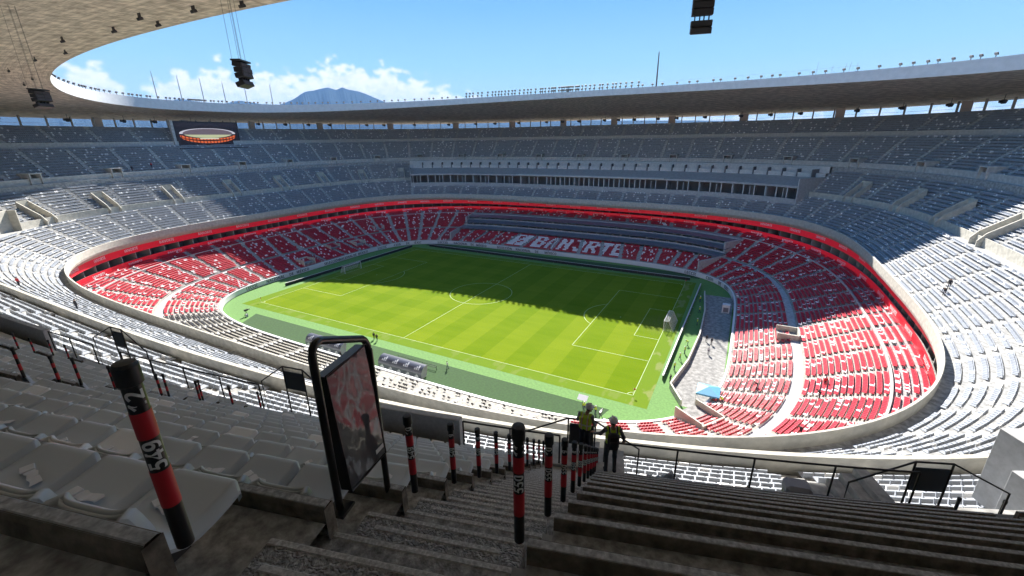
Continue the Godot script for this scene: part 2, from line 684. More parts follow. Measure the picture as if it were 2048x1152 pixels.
func index_at_x(x: float, near: bool) -> float:
	var best := 1e9
	var r := 0.0
	for i in NT:
		if (PX[i].y > 0.0) == near:
			var e := absf(PX[i].x - x)
			if e < best:
				best = e
				r = i
	return r

func yA(k: int) -> float: return 17.2 + 0.62 * k
func dA(k: int) -> float: return 1.0 + 0.9 * k
func yB(j: int) -> float: return 26.6 + 0.52 * j
func yG(j: int, near: bool) -> float: return yB(j) if near else 24.75 + 0.69 * j
func dB(j: int) -> float: return 12.9 + 0.87 * j
func yC(k: int) -> float: return 33.9 + 0.70 * (k - 1)
func dC(k: int) -> float: return 23.07 + 0.86 * (k - 1)
func yD(k: int) -> float: return 43.0 + 0.62 * k
func dD(k: int) -> float: return 35.0 + 0.87 * k

func prof_A(k1: int) -> Array:
	var p := []
	for k in k1 + 1:
		p.append(Vector2(dA(k), yA(k)))
		p.append(Vector2(dA(k + 1), yA(k)))
	p[0].x = 0.3
	return p

func prof_BCD(near: bool) -> Array:
	var p := []
	p.append(Vector2(dA(11), yA(10)))
	p.append(Vector2(dA(11), 23.8))
	var j0 := 2 if near else 0
	p.append(Vector2(dB(j0), 23.8))
	for j in range(j0, 10):
		p.append(Vector2(dB(j), yG(j, near)))
		p.append(Vector2(dB(j + 1), yG(j, near)))
	p.append(Vector2(21.85, yG(9, near)))
	p.append(Vector2(21.85, 33.0))
	p.append(Vector2(22.95, 33.0))
	p.append_array(prof_CD())
	return p

func prof_CD() -> Array:
	var p := [Vector2(22.95, 33.0), Vector2(22.95, yC(1))]
	for k in range(1, 13):
		p.append(Vector2(dC(k) if k > 1 else 22.95, yC(k)))
		p.append(Vector2(dC(k + 1), yC(k)))
	p.append(Vector2(dC(13), 42.2))
	p.append(Vector2(dD(0), 42.2))
	for k in 9:
		p.append(Vector2(dD(k), yD(k)))
		p.append(Vector2(dD(k + 1), yD(k)))
	return p

func frame_box(mb: MB, f: float, d0: float, d1: float, y0: float, y1: float, w: float, off := 0.0) -> void:
	var b := fbasis(f)
	var p := at(f, (d0 + d1) * 0.5, (y0 + y1) * 0.5) + b.x * off
	mb.box(p, Vector3(w, absf(y1 - y0), absf(d1 - d0)), b)

func in_far(f: float) -> bool:
	f = fposmod(f, NT)
	return f > far0 and f < far1

func in_near(f: float) -> bool:
	f = fposmod(f, NT)
	return f > near0 and f < near1

func build_upper() -> void:
	far0 = index_at_x(-75.0, false)
	far1 = index_at_x(75.0, false)
	near0 = index_at_x(84.0, true)
	near1 = index_at_x(-78.0, true)
	var deck := rough_mat("deck concrete", 0.52, 0.52, 0.51, 61, 0.02, 0.62, 0.11, 0.9)
	var cream: StandardMaterial3D = mats["cream concrete"]
	upper = thing("upper_stand", "steep upper tier of grey seats sweeping round the whole bowl", "stand")
	# ---- terraces
	var ranges := [[far1 - NT, near0, 0], [near0, near1, 1], [near1, far0, 0]]
	for r in ranges:
		var m := MB.new()
		sweep(m, r[0], r[1], 3.0, prof_A(10))
		part("lower_terrace", m.mesh(), deck, upper)
		m = MB.new()
		sweep(m, r[0], r[1], 3.0, prof_BCD(r[2] == 1))
		part("upper_terrace", m.mesh(), deck, upper)
	var m := MB.new()
	sweep(m, far0, far1, 4.0, prof_A(6))
	part("lower_terrace", m.mesh(), deck, upper)
	m = MB.new()
	sweep(m, far0, far1, 4.0, prof_CD())
	part("upper_terrace", m.mesh(), deck, upper)
	# ---- parapet round the front edge
	m = MB.new()
	sweep(m, 0, NT, 3.0, [Vector2(0.95, 15.6), Vector2(0.10, 16.5), Vector2(-0.05, 17.0), Vector2(0.0, 18.55), Vector2(0.04, 18.6), Vector2(0.26, 18.6), Vector2(0.30, 18.55), Vector2(0.30, 17.2)])
	part("parapet", m.mesh(), cream, upper)
	# ---- back wall, top slab edge and outer face
	m = MB.new()
	sweep(m, 0, NT, 4.0, [Vector2(dD(9), yD(8)), Vector2(dD(9), 48.75), Vector2(dD(9) + 0.35, 48.75), Vector2(dD(9) + 0.35, 47.6), Vector2(46.0, 47.6), Vector2(46.0, -0.6)])
	part("back_wall", m.mesh(), rough_mat("back wall", 0.56, 0.54, 0.50, 63, 0.02, 0.75, 0.12), upper)
	# ---- front wall of the top block
	m = MB.new()
	sweep(m, 0, NT, 4.0, [Vector2(34.85, 42.2), Vector2(34.85, 43.75), Vector2(35.02, 43.75), Vector2(35.02, 43.0)])
	part("walkway_wall", m.mesh(), rough_mat("pale concrete", 0.60, 0.59, 0.56, 43, 0.015, 0.78, 0.12), upper)
	# ---- front wall of the middle block (the near side has rails instead)
	m = MB.new()
	for r in [[far1 - NT, near0 + 20], [near1 - 60, far0], [far0, far1]]:
		sweep(m, r[0], r[1], 4.0, [Vector2(22.72, 33.0), Vector2(22.72, 34.55), Vector2(22.95, 34.55), Vector2(22.95, 33.9)])
	part("walkway_wall", m.mesh(), mats["pale concrete"], upper)
	m = MB.new()
	for r in [[far1 - NT, near0], [near1, far0]]:
		sweep(m, r[0], r[1], 4.0, [Vector2(12.72, 23.8), Vector2(12.72, 25.5), Vector2(12.9, 25.5), Vector2(12.9, 24.75)])
	part("walkway_wall", m.mesh(), cream, upper)
	# ---- tall cream wall below the near block
	m = MB.new()
	sweep(m, near0, near1, 3.0, [Vector2(14.36, 23.8), Vector2(14.36, 28.62), Vector2(14.40, 28.7), Vector2(14.66, 28.7), Vector2(14.70, 28.62), Vector2(14.70, 27.6)])
	part("near_wall", m.mesh(), cream, upper)
	for e in [near0, near1]:
		m = MB.new()
		frame_box(m, e, 12.7, 14.7, 23.8, 28.7, 0.3)
		part("near_wall", m.mesh(), cream, upper)
	# ---- aisle stairs
	for a in NT / PER:
		var f := FA + a * PER
		var fn := fposmod(f, NT)
		var sc := rough_mat("stair concrete", 0.64, 0.63, 0.61, 67, 0.02, 0.7, 0.2, 0.9)
		var st := MB.new()
		for k in (6 if in_far(fn) else 10):
			frame_box(st, f, dA(k) + 0.45, dA(k + 1), yA(k), yA(k) + 0.31, 1.15)
		part("aisle_stairs", st.mesh(), sc, upper)
		if not in_far(fn):
			st = MB.new()
			for j in range(2 if in_near(fn) else 0, 9):
				frame_box(st, f, dB(j) + 0.43, dB(j + 1), yG(j, in_near(fn)), yG(j, in_near(fn)) + (0.26 if in_near(fn) else 0.345), 1.15)
			part("aisle_stairs", st.mesh(), sc, upper)
		if a != 0:
			st = MB.new()
			for k in range(1, 12):
				frame_box(st, f, dC(k) + 0.29, dC(k + 1), yC(k), yC(k) + 0.2333, 1.15)
				frame_box(st, f, dC(k) + 0.575, dC(k + 1), yC(k) + 0.2333, yC(k) + 0.4667, 1.15)
			part("aisle_stairs", st.mesh(), sc, upper)
		st = MB.new()
		for k in 8:
			frame_box(st, f, dD(k) + 0.43, dD(k + 1), yD(k), yD(k) + 0.31, 1.15)
		part("aisle_stairs", st.mesh(), sc, upper)
	# ---- vomitories: lower ring between short side walls, upper ring as boxes in the wall
	for a in range(0, NT / PER):
		var f := FA + a * PER + 12.0
		var fn := fposmod(f, NT)
		var b := fbasis(f)
		if a % 2 == 0 and not in_far(fn) and not in_near(fn) and not in_near(fn + 14) and not in_near(fn - 14):
			var vm := MB.new()
			for s in [-1.0, 1.0]:
				# side wall: sloped top
				var o: Vector3 = b.x * s * 1.5
				var t := b.x * 0.13
				var q := [at(f, 11.9, 23.8), at(f, 11.9, 24.9), at(f, 12.9, 26.3), at(f, 17.6, 29.9), at(f, 17.6, 27.0), at(f, 13.0, 23.8)]
				for i in q.size():
					var p0: Vector3 = q[i]
					var p1: Vector3 = q[(i + 1) % q.size()]
					var mid: Vector3 = (q[1] + q[4]) * 0.5
					vm.quad(p0 + o - t, p1 + o - t, p1 + o + t, p0 + o + t, (p0 + p1) * 0.5 - mid)
				for sg in [-1.0, 1.0]:
					for i in range(1, q.size() - 1):
						vm.tri(q[0] + o + t * sg, q[i] + o + t * sg, q[i + 1] + o + t * sg, t * sg)
			frame_box(vm, f, 17.4, 17.6, 26.5, 29.9, 3.2)
			part("vomitory", vm.mesh(), cream, upper)
		if a % 2 == 1 and not in_near(fn):
			var vm := MB.new()
			for sd in [-1.0, 1.0]:
				frame_box(vm, f, 22.2, 26.2, 33.0, 35.7, 0.3, sd * 1.4)
			frame_box(vm, f, 22.1, 26.3, 35.7, 35.95, 3.3)
			frame_box(vm, f, 25.9, 26.2, 33.5, 35.7, 2.6)
			part("vomitory", vm.mesh(), mats["pale concrete"], upper)
	build_far_suites()

func build_far_suites() -> void:
	var grey := rough_mat("suite grey", 0.50, 0.505, 0.505, 71, 0.02, 0.8, 0.1, 0.6)
	var metal := rough_mat("suite roof", 0.52, 0.53, 0.545, 73, 0.02, 0.8, 0.06, 0.45)
	var dark := plain("suite back wall", 0.20, 0.20, 0.21, 0.7)
	var s := hub("suite_block", upper)
	var m := MB.new()
	sweep(m, far0, far1, 4.0, [Vector2(7.3, 20.9), Vector2(7.3, 23.3), Vector2(7.55, 23.3), Vector2(7.55, 21.4), Vector2(15.6, 21.4)])
	part("front_wall", m.mesh(), grey, s)
	m = MB.new()
	sweep(m, far0, far1, 4.0, [Vector2(15.6, 21.4), Vector2(15.6, 28.3)])
	part("dark_interior", m.mesh(), dark, s)
	m = MB.new()
	sweep(m, far0, far1, 4.0, [Vector2(15.6, 27.6), Vector2(8.3, 26.6), Vector2(8.2, 26.7), Vector2(8.2, 27.3), Vector2(17.2, 29.6)])
	part("suite_roof", m.mesh(), metal, s)
	m = MB.new()
	sweep(m, far0, far1, 4.0, [Vector2(17.2, 29.5), Vector2(19.3, 29.5), Vector2(19.3, 30.9), Vector2(20.9, 30.9), Vector2(20.9, 33.0), Vector2(22.95, 33.0)])
	part("balcony_terrace", m.mesh(), rough_mat("suite pale", 0.66, 0.665, 0.655, 75, 0.02, 0.85, 0.1, 0.7), s)
	# end walls
	for e in [far0, far1]:
		m = MB.new()
		frame_box(m, e, 7.3, 22.7, 20.5, 29.8, 0.4)
		part("end_wall", m.mesh(), grey, s)
	var white := plain("white post", 0.62, 0.62, 0.60, 0.5)
	var f := far0 + 3.0
	var i := 0
	while f < far1 - 3.0:
		if i % 2 == 0 or (f > 1190 and f < 1290):
			m = MB.new()
			frame_box(m, f, 8.3, 8.55, 21.4, 26.65, 0.28)
			part("post", m.mesh(), white, s)
		if i % 3 == 1:
			m = MB.new()
			frame_box(m, f, 9.2, 15.0, 21.4, 26.2, 0.3)
			part("inner_wall", m.mesh(), grey, s)
		f += 5.2
		i += 1
	f = far0 + 4.0
	while f < far1 - 14.0:
		for q in [[17.15, 29.4, 31.0], [19.15, 30.6, 32.5]]:
			m = MB.new()
			sweep(m, f, f + 10.3, 4.0, [Vector2(q[0], q[1]), Vector2(q[0], q[2]), Vector2(q[0] + 0.2, q[2]), Vector2(q[0] + 0.2, q[1])])
			part("balcony_front", m.mesh(), mats["suite pale"], s)
		m = MB.new()
		frame_box(m, f + 11.1, 17.3, 20.8, 29.5, 32.1, 0.3)
		part("balcony_divider", m.mesh(), plain("divider grey", 0.16, 0.16, 0.17, 0.7), s)
		f += 12.0
	# white canopy frame over the middle boxes
	m = MB.new()
	sweep(m, lerpf(far0, far1, 0.34), lerpf(far0, far1, 0.70), 4.0, [Vector2(7.6, 27.0), Vector2(7.6, 27.28), Vector2(8.6, 27.62), Vector2(8.6, 27.3), Vector2(7.6, 27.0)])
	part("canopy_rail", m.mesh(), white, s)

var lower: Node3D
var lf0 := 0.0
var lf1 := 0.0
const LR := 28

func ul(k: int) -> float:
	if k < 11: return 0.015 + 0.034 * k
	if k < 24: return 0.452 + 0.0298 * (k - 11)
	return 0.85 + 0.034 * (k - 24)

func ul1(k: int) -> float:
	if k < 10: return ul(k + 1)
	if k == 10: return 0.389
	if k < 23: return ul(k + 1)
	if k == 23: return 0.8385
	if k < 27: return ul(k + 1)
	return 0.99

func yl(k: int) -> float:
	if k < 11: return 1.5 + 0.27 * k
	if k < 24: return 4.75 + 0.345 * (k - 11)
	return 9.35 + 0.34 * (k - 24)

func low_index(x: float) -> float:
	var best := 1e9
	var r := 0.0
	for i in NT:
		var p := low(i, 0.35, 0)
		if p.z < 0 and absf(p.x - x) < best:
			best = absf(p.x - x)
			r = i
	return r

func low_box(mb: MB, f: float, u0: float, u1: float, y0: float, y1: float, w: float, off := 0.0) -> void:
	var z := lown(f, (u0 + u1) * 0.5)
	var b := Basis(Vector3.UP.cross(z).normalized(), Vector3.UP, z)
	var p := low(f, u0, 0)
	var q := low(f, u1, 0)
	mb.box((p + q) * 0.5 + Vector3.UP * (y0 + y1) * 0.5 + b.x * off, Vector3(w, absf(y1 - y0), absf((q - p).dot(z))), b)

func build_lower() -> void:
	lf0 = low_index(-47.0)
	lf1 = low_index(60.0)
	var deck: StandardMaterial3D = mats["deck concrete"]
	var cream: StandardMaterial3D = mats["cream concrete"]
	var pale: StandardMaterial3D = mats["pale concrete"]
	var lowdeck := rough_mat("low deck concrete", 0.50, 0.475, 0.42, 81, 0.02, 0.7, 0.11, 0.9)
	lower = thing("lower_stand", "shallow lower tier of red seats round the pitch", "stand")
	# general terraces
	var p := []
	for k in 11:
		p.append(Vector2(ul(k), yl(k)))
		p.append(Vector2(ul1(k), yl(k)))
	p[0].x = 0.004
	p.append(Vector2(0.389, 4.5))
	p.append(Vector2(0.452, 4.5))
	for k in range(11, 24):
		p.append(Vector2(ul(k), yl(k)))
		p.append(Vector2(ul1(k), yl(k)))
	var q := [Vector2(0.85, yl(24))]
	for k in range(24, LR):
		q.append(Vector2(ul(k), yl(k)))
		q.append(Vector2(ul1(k), yl(k)))
	q.append(Vector2(1.08, yl(27)))
	var m := MB.new()
	sweep(m, lf1 - NT, lf0, 4.0, p, 1)
	part("terrace", m.mesh(), lowdeck, lower)
	m = MB.new()
	sweep(m, 0, NT, 4.0, q, 1)
	part("top_terrace", m.mesh(), deck, lower)
	m = MB.new()
	sweep(m, lf1 - NT, lf0, 4.0, [Vector2(0.8385, yl(23)), Vector2(0.8385, 9.85), Vector2(0.85, 9.85), Vector2(0.85, yl(24))], 1)
	part("terrace_wall", m.mesh(), pale, lower)
	# pitch wall, with its white advertising face
	m = MB.new()
	sweep(m, 0, NT, 4.0, [Vector2(0.004, 0.0), Vector2(0.004, 1.5)], 1)
	part("pitch_wall", m.mesh(), pale, lower)
	m = MB.new()
	sweep(m, 0, NT, 4.0, [Vector2(-0.003, 0.2), Vector2(-0.003, 1.62), Vector2(0.012, 1.62), Vector2(0.012, 1.5)], 1)
	part("pitch_wall_board", m.mesh(), plain("board white", 0.66, 0.67, 0.68, 0.5), lower)
	# walkway paint seen as pale strip on the ends
	m = MB.new()
	sweep(m, lf1 - NT, lf0, 4.0, [Vector2(0.391, 4.506), Vector2(0.450, 4.506)], 1)
	part("walkway", m.mesh(), rough_mat("walkway grey", 0.52, 0.53, 0.54, 83, 0.02, 0.72, 0.1, 0.85), lower)
	# far front block and suites
	p = []
	for k in 10:
		p.append(Vector2(ul(k), yl(k)))
		p.append(Vector2(ul1(k), yl(k)))
	p[0].x = 0.004
	m = MB.new()
	sweep(m, lf0, lf1, 4.0, p, 1)
	part("terrace", m.mesh(), lowdeck, lower)
	var s := hub("suite_block", lower)
	var roof := rough_mat("suite glass roof", 0.17, 0.215, 0.255, 85, 0.02, 0.7, 0.08, 0.3)
	var dark: StandardMaterial3D = mats["suite back wall"]
	var grey: StandardMaterial3D = mats["suite grey"]
	var tiers := [[0.352, 4.0, 5.1, 0.50], [0.505, 5.9, 6.9, 0.655], [0.66, 7.6, 8.5, 0.80]]
	for t in tiers:
		m = MB.new()
		sweep(m, lf0, lf1, 4.0, [Vector2(t[0], t[1] - 0.3), Vector2(t[0], t[1] + 0.25), Vector2(t[0] + 0.006, t[1] + 0.25), Vector2(t[0] + 0.006, t[1] - 0.1), Vector2(t[0] + 0.13, t[1] - 0.1)], 1)
		part("suite_front", m.mesh(), grey, s)
		m = MB.new()
		sweep(m, lf0, lf1, 4.0, [Vector2(t[0] + 0.13, t[1] - 0.1), Vector2(t[0] + 0.13, t[2] + 0.45)], 1)
		part("dark_interior", m.mesh(), dark, s)
		m = MB.new()
		sweep(m, lf0, lf1, 4.0, [Vector2(t[0] - 0.012, t[2]), Vector2(t[0] - 0.012, t[2] + 0.18), Vector2(t[3], t[2] + 0.55), Vector2(t[3], t[2] - 1.4)], 1)
		part("suite_roof", m.mesh(), roof, s)
		var f := lf0 + 4.0
		while f < lf1 - 2.0:
			m = MB.new()
			low_box(m, f, t[0] + 0.002, t[0] + 0.12, t[1] - 0.1, t[2] + 0.03, 0.18)
			part("divider", m.mesh(), plain("divider light", 0.42, 0.42, 0.42, 0.6), s)
			f += 8.0 + rng.randf() * 5.0
	m = MB.new()
	sweep(m, lf0, lf1, 4.0, [Vector2(0.80, 8.6), Vector2(0.80, 9.35), Vector2(0.85, 9.35)], 1)
	part("rear_wall", m.mesh(), grey, s)
	for e in [lf0, lf1]:
		m = MB.new()
		low_box(m, e, 0.01, 0.50, 1.5, 5.3, 0.5)
		low_box(m, e, 0.50, 0.84, 4.0, 9.4, 0.5)
		part("end_wall", m.mesh(), pale, s)
	# aisle steps
	for a in NT / PER:
		var f := FA + a * PER
		var fn := fposmod(f, NT)
		var st := MB.new()
		var far_ := fn > lf0 and fn < lf1
		for k in (9 if far_ else 24):
			if k == 10 or k == 23:
				if k == 10:
					part("aisle_stairs", st.mesh(), mats["stair concrete"], lower)
					st = MB.new()
				continue
			var um := (ul(k) + ul1(k)) * 0.5
			low_box(st, f, um, ul1(k), yl(k), (yl(k) + yl(k + 1)) * 0.5, 1.1)
		part("aisle_stairs", st.mesh(), mats["stair concrete"], lower)
	# open-topped entrances in the end stands
	for e in [[FA - 4.5 * PER, 0.0, 0.20, 1.4, 3.6], [FA - 10.5 * PER, 0.30, 0.44, 3.2, 5.6], [FA + 22.5 * PER, 0.03, 0.20, 1.4, 3.8], [FA + 24.2 * PER, 0.24, 0.40, 2.6, 5.0], [FA + 25.6 * PER, 0.14, 0.30, 2.2, 4.6], [FA + 28.0 * PER, 0.50, 0.66, 4.2, 7.4]]:
		var vm := MB.new()
		for sd in [-1.0, 1.0]:
			low_box(vm, e[0], e[1], e[2], e[3], e[4], 0.25, sd * 2.2)
		low_box(vm, e[0], e[2], e[2] + 0.010, e[3], e[4], 4.65)
		var vo := part("vomitory", vm.mesh(), cream, lower)
		var fl := MB.new()
		low_box(fl, e[0], e[1] + 0.005, e[2] - 0.003, e[3] - 0.2, lerpf(e[3], e[4], 0.55), 4.1)
		part("entrance_floor", fl.mesh(), rough_mat("yard concrete", 0.36, 0.35, 0.33, 31, 0.02, 0.6, 0.08), vo)
	# lettering along the pitch wall: left side and the far corners
	var ink := plain("board ink", 0.03, 0.035, 0.05, 0.6)
	var words := ["SELECCIÓN", "NACIONAL", "DE", "MÉXICO"]
	var meshes := []
	for w in words:
		meshes.append(letters(w, 0.95, 0.012))
	for start in [[low_at(-66.0, 33.0), 5], [low_at(50.0, -48.0), 2]]:
		var f: float = start[0]
		for rep in start[1]:
			for i in 4:
				var mw: ArrayMesh = meshes[i]
				var wid: float = mw.get_aabb().size.x
				var fm := f + (wid * 0.5 + 0.5) / lds(f)
				var z := lown(fm, 0.0)
				var o := part("lettering", mw, ink, lower)
				# readable from the pitch: x to the right for someone facing the wall
				o.transform = Transform3D(Basis(Vector3.UP.cross(-z), Vector3.UP, -z), low(fm, -0.0045, 0.85) - z * 0.02)
				f += (wid + 1.1) / lds(f)
			f += 3.5 / lds(f)

func lds(f: float) -> float:
	return low(f + 0.5, 0.0, 0).distance_to(low(f - 0.5, 0.0, 0))

func low_at(x: float, z: float) -> float:
	var best := 1e9
	var r := 0.0
	for i in NT:
		var p := low(i, 0.0, 0)
		var e := Vector2(p.x - x, p.z - z).length_squared()
		if e < best:
			best = e
			r = i
	return r

func ring(t: float, a: float, b: float, e: float, y: float, out := 0.0) -> Vector3:
	var p := sell(t, a, b, e)
	var g := sell(t + 0.01, a, b, e) - sell(t - 0.01, a, b, e)
	var m := Vector2(g.y, -g.x).normalized()
	return Vector3(p.x + m.x * out, y, p.y + m.y * out)

func ring_band(mb: MB, par: Array, prof: Array, step := 4) -> void:
	for i in range(0, NT, step):
		var t0 := tpar(i)
		var t1 := tpar(i + step)
		if t1 < t0:
			t1 += TAU
		for j in prof.size() - 1:
			var p: Vector2 = prof[j]
			var q: Vector2 = prof[j + 1]
			var a := ring(t0, par[0], par[1], par[2], p.y, p.x)
			var b := ring(t1, par[0], par[1], par[2], p.y, p.x)
			var c := ring(t1, par[0], par[1], par[2], q.y, q.x)
			var d := ring(t0, par[0], par[1], par[2], q.y, q.x)
			var g := q - p
			var m := Vector3(a.x, 0, a.z).normalized()
			mb.quad(a, b, c, d, m * -g.y + Vector3.UP * g.x)

# the two storeys of boxes with red ribbon boards, between the tiers
func build_boxes() -> void:
	var r1 := [92.6, 78.0, 3.16]
	var r2 := [93.2, 84.06, 2.74]
	var box := thing("box_level", "two storeys of dark boxes behind red ribbon boards between the tiers", "boxes")
	var red := plain("ribbon red", 0.60, 0.010, 0.025, 0.45)
	red.emission_enabled = true
	red.emission = lin(1.0, 0.02, 0.05)
	red.emission_energy_multiplier = 0.055
	var m := MB.new()
	ring_band(m, r1, [Vector2(0, 13.8), Vector2(0, 15.85)])
	part("ribbon_board", m.mesh(), red, box, "upper red ribbon board")
	m = MB.new()
	ring_band(m, r2, [Vector2(0, 10.1), Vector2(0, 12.05)])
	part("ribbon_board", m.mesh(), red, box, "lower red ribbon board")
	# slabs behind the boards
	var slab := rough_mat("box slab", 0.36, 0.35, 0.33, 91, 0.02, 0.7, 0.1)
	m = MB.new()
	ring_band(m, r1, [Vector2(6.0, 13.8), Vector2(0.02, 13.8), Vector2(0.02, 15.72), Vector2(0.25, 15.72), Vector2(0.25, 14.4), Vector2(6.0, 14.4)])
	part("floor_slab", m.mesh(), slab, box)
	m = MB.new()
	ring_band(m, r2, [Vector2(6.0, 10.1), Vector2(0.02, 10.1), Vector2(0.02, 11.97), Vector2(0.25, 11.97), Vector2(0.25, 10.8), Vector2(6.0, 10.8)])
	part("floor_slab", m.mesh(), slab, box)
	var dark: StandardMaterial3D = plain("box back wall", 0.16, 0.15, 0.145, 0.6)
	m = MB.new()
	ring_band(m, r2, [Vector2(5.9, 9.0), Vector2(5.9, 14.0)])
	part("dark_glazing", m.mesh(), dark, box)
	m = MB.new()
	ring_band(m, r1, [Vector2(5.9, 14.2), Vector2(5.9, 18.5)])
	part("dark_glazing", m.mesh(), dark, box)
	# partitions
	var pg := plain("partition grey", 0.36, 0.35, 0.33, 0.8)
	for i in range(0, NT, 12):
		var t := tpar(i)
		var o: Vector3 = ring(t, r2[0], r2[1], r2[2], 0, 0.3)
		var e := ring(t, r2[0], r2[1], r2[2], 0, 4.9)
		var z := (e - o).normalized()
		var b := Basis(Vector3.UP.cross(z).normalized(), Vector3.UP, z)
		m = MB.new()
		m.box((o + e) * 0.5 + Vector3.UP * 12.3, Vector3(0.22, 3.0, 4.4), b)
		var pt := part("partition", m.mesh(), pg, box)
		if i % 24 == 0:
			m = MB.new()
			var o1 := ring(t, r1[0], r1[1], r1[2], 0, 0.4)
			m.box(o1 + z * 2.0 + Vector3.UP * 15.5, Vector3(0.22, 2.2, 3.6), b)
			part("upper_partition", m.mesh(), pg, pt)
	# white marks on the boards
	var ink := plain("ribbon ink", 0.75, 0.72, 0.72, 0.6)
	var mw := letters("BANORTE", 0.75, 0.01)
	for i in range(0, NT, 34):
		for r in [[r1, 14.9], [r2, 11.15]]:
			var t := tpar(i + 0.5)
			var p := ring(t, r[0][0], r[0][1], r[0][2], r[1], -0.02)
			var q := ring(t + 0.01, r[0][0], r[0][1], r[0][2], r[1], -0.02)
			var x := (p - q).normalized() * -1.0
			var z := x.cross(Vector3.UP)
			if z.dot(-p) < 0:
				x = -x
				z = -z
			var o := part("board_lettering", mw, ink, box)
			o.transform = Transform3D(Basis(x, Vector3.UP, z), p + z * 0.03)

var roof: Node3D

func rin(f: float, dy := 0.0) -> Vector3:
	var p := sell(tpar(f), 124.0, 66.07, 2.32)
	var s := absf(p.x) / 124.0
	return Vector3(p.x, 57.41 - 2.8 * s * s + dy * (2.05 + 1.13 * s * s), p.y)

func build_roof() -> void:
	roof = thing("stadium_roof", "broad ring roof with white front edge and brown board-marked underside", "roof")
	var so := StandardMaterial3D.new()
	so.resource_name = "board marked concrete"
	so.albedo_color = lin(0.72, 0.62, 0.52)
	so.roughness = 0.9
	# boards: long streaks along x of the texture
	var im := Image.create(512, 512, false, Image.FORMAT_RGB8)
	var nz := FastNoiseLite.new()
	nz.seed = 9
	nz.frequency = 0.02
	nz.fractal_octaves = 4
	for y in 512:
		var board := y / 16
		for x in 512:
			var shift := (board * 137) % 512
			var pl := ((x + shift) / 170 + board * 7) % 13
			var q := 0.80 + 0.02 * float(pl) * 0.5 + 0.14 * nz.get_noise_2d(x * 0.6, y * 7.0) + 0.22 * nz.get_noise_2d(x * 0.8 + 900, y * 0.8)
			if y % 16 == 0:
				q *= 0.86
			im.set_pixel(x, y, Color(q, q, q))
	so.albedo_texture = ImageTexture.create_from_image(im)
	var k := 8
	var sect := 16
	var s := 0
	for a in range(0, NT, sect):
		var m := MB.new()
		for i in range(a, a + sect, 4):
			var p0 := rin(i)
			var p1 := rin(i + 4)
			var q0 := at(i, 49.0, 51.3)
			var q1 := at(i + 4, 49.0, 51.3)
			var gap := 0.02 if i == a else 0.0
			for j in k:
				var w0 := float(j) / k
				var w1 := float(j + 1) / k
				var y0 := sin(w0 * PI) * 0.5
				var y1 := sin(w1 * PI) * 0.5
				var c0 := p0.lerp(q0, w0) + Vector3.UP * y0
				var c1 := p1.lerp(q1, w0) + Vector3.UP * y0
				var c2 := p1.lerp(q1, w1) + Vector3.UP * y1
				var c3 := p0.lerp(q0, w1) + Vector3.UP * y1
				if gap > 0.0:
					c0 = c0.lerp(c1, gap)
					c3 = c3.lerp(c2, gap)
				var n0 := m.v.size()
				m.quad(c0, c1, c2, c3, Vector3.DOWN)
				for t in range(n0, m.v.size()):
					var vv := m.v[t]
					var e0 := vv.distance_to(c0) < 0.01 or vv.distance_to(c3) < 0.01
					var inner := vv.distance_to(c0) < 0.01 or vv.distance_to(c1) < 0.01
					m.u.append(Vector2((i if e0 else i + 4) * 0.02, (w0 if inner else w1) * 3.0))
		part("soffit_panel", m.mesh(), so, roof)
		s += 1
	var white := rough_mat("fascia white", 0.74, 0.75, 0.76, 95, 0.02, 0.9, 0.05, 0.6)
	var m := MB.new()
	var tp := MB.new()
	for i in range(0, NT, 4):
		m.quad(rin(i), rin(i + 4), rin(i + 4, 1.0), rin(i, 1.0), -nrm(i))
		tp.quad(rin(i, 1.0), rin(i + 4, 1.0), at(i + 4, 49.5, 54.4), at(i, 49.5, 54.4), Vector3.UP)
		tp.quad(at(i, 49.5, 54.4), at(i + 4, 49.5, 54.4), at(i + 4, 49.0, 51.3), at(i, 49.0, 51.3), nrm(i))
	part("fascia", m.mesh(), white, roof)
	part("top_cover", tp.mesh(), rough_mat("roof cover", 0.55, 0.55, 0.54, 97, 0.02, 0.8, 0.03, 0.8), roof)
	# small columns in the gap under the roof, some bays closed with panels
	var col := rough_mat("column concrete", 0.42, 0.39, 0.35, 99, 0.02, 0.8, 0.2)
	var brick := plain("bay panel", 0.46, 0.38, 0.33, 0.9)
	var i := 6
	while i < NT:
		if not (i > 330 and i < 520):
			m = MB.new()
			frame_box(m, i, 43.4, 44.0, 47.6, 51.75, 0.32)
			part("column", m.mesh(), col, roof)
			if (i * 7919) % 5 < 1:
				m = MB.new()
				frame_box(m, i + 2.6 + (i % 3), 44.6, 44.75, 47.6, 51.7, 2.0 + (i % 4) * 0.5)
				part("bay_panel", m.mesh(), brick, roof)
			m = MB.new()
			var b := fbasis(i + 6)
			var c := at(i + 6, 44.3, 49.6)
			m.box(c, Vector3(ds(i + 6, 44.3) * 11.0, 0.06, 0.06), b)
			part("guard_rail", m.mesh(), col, roof)
		i += 12

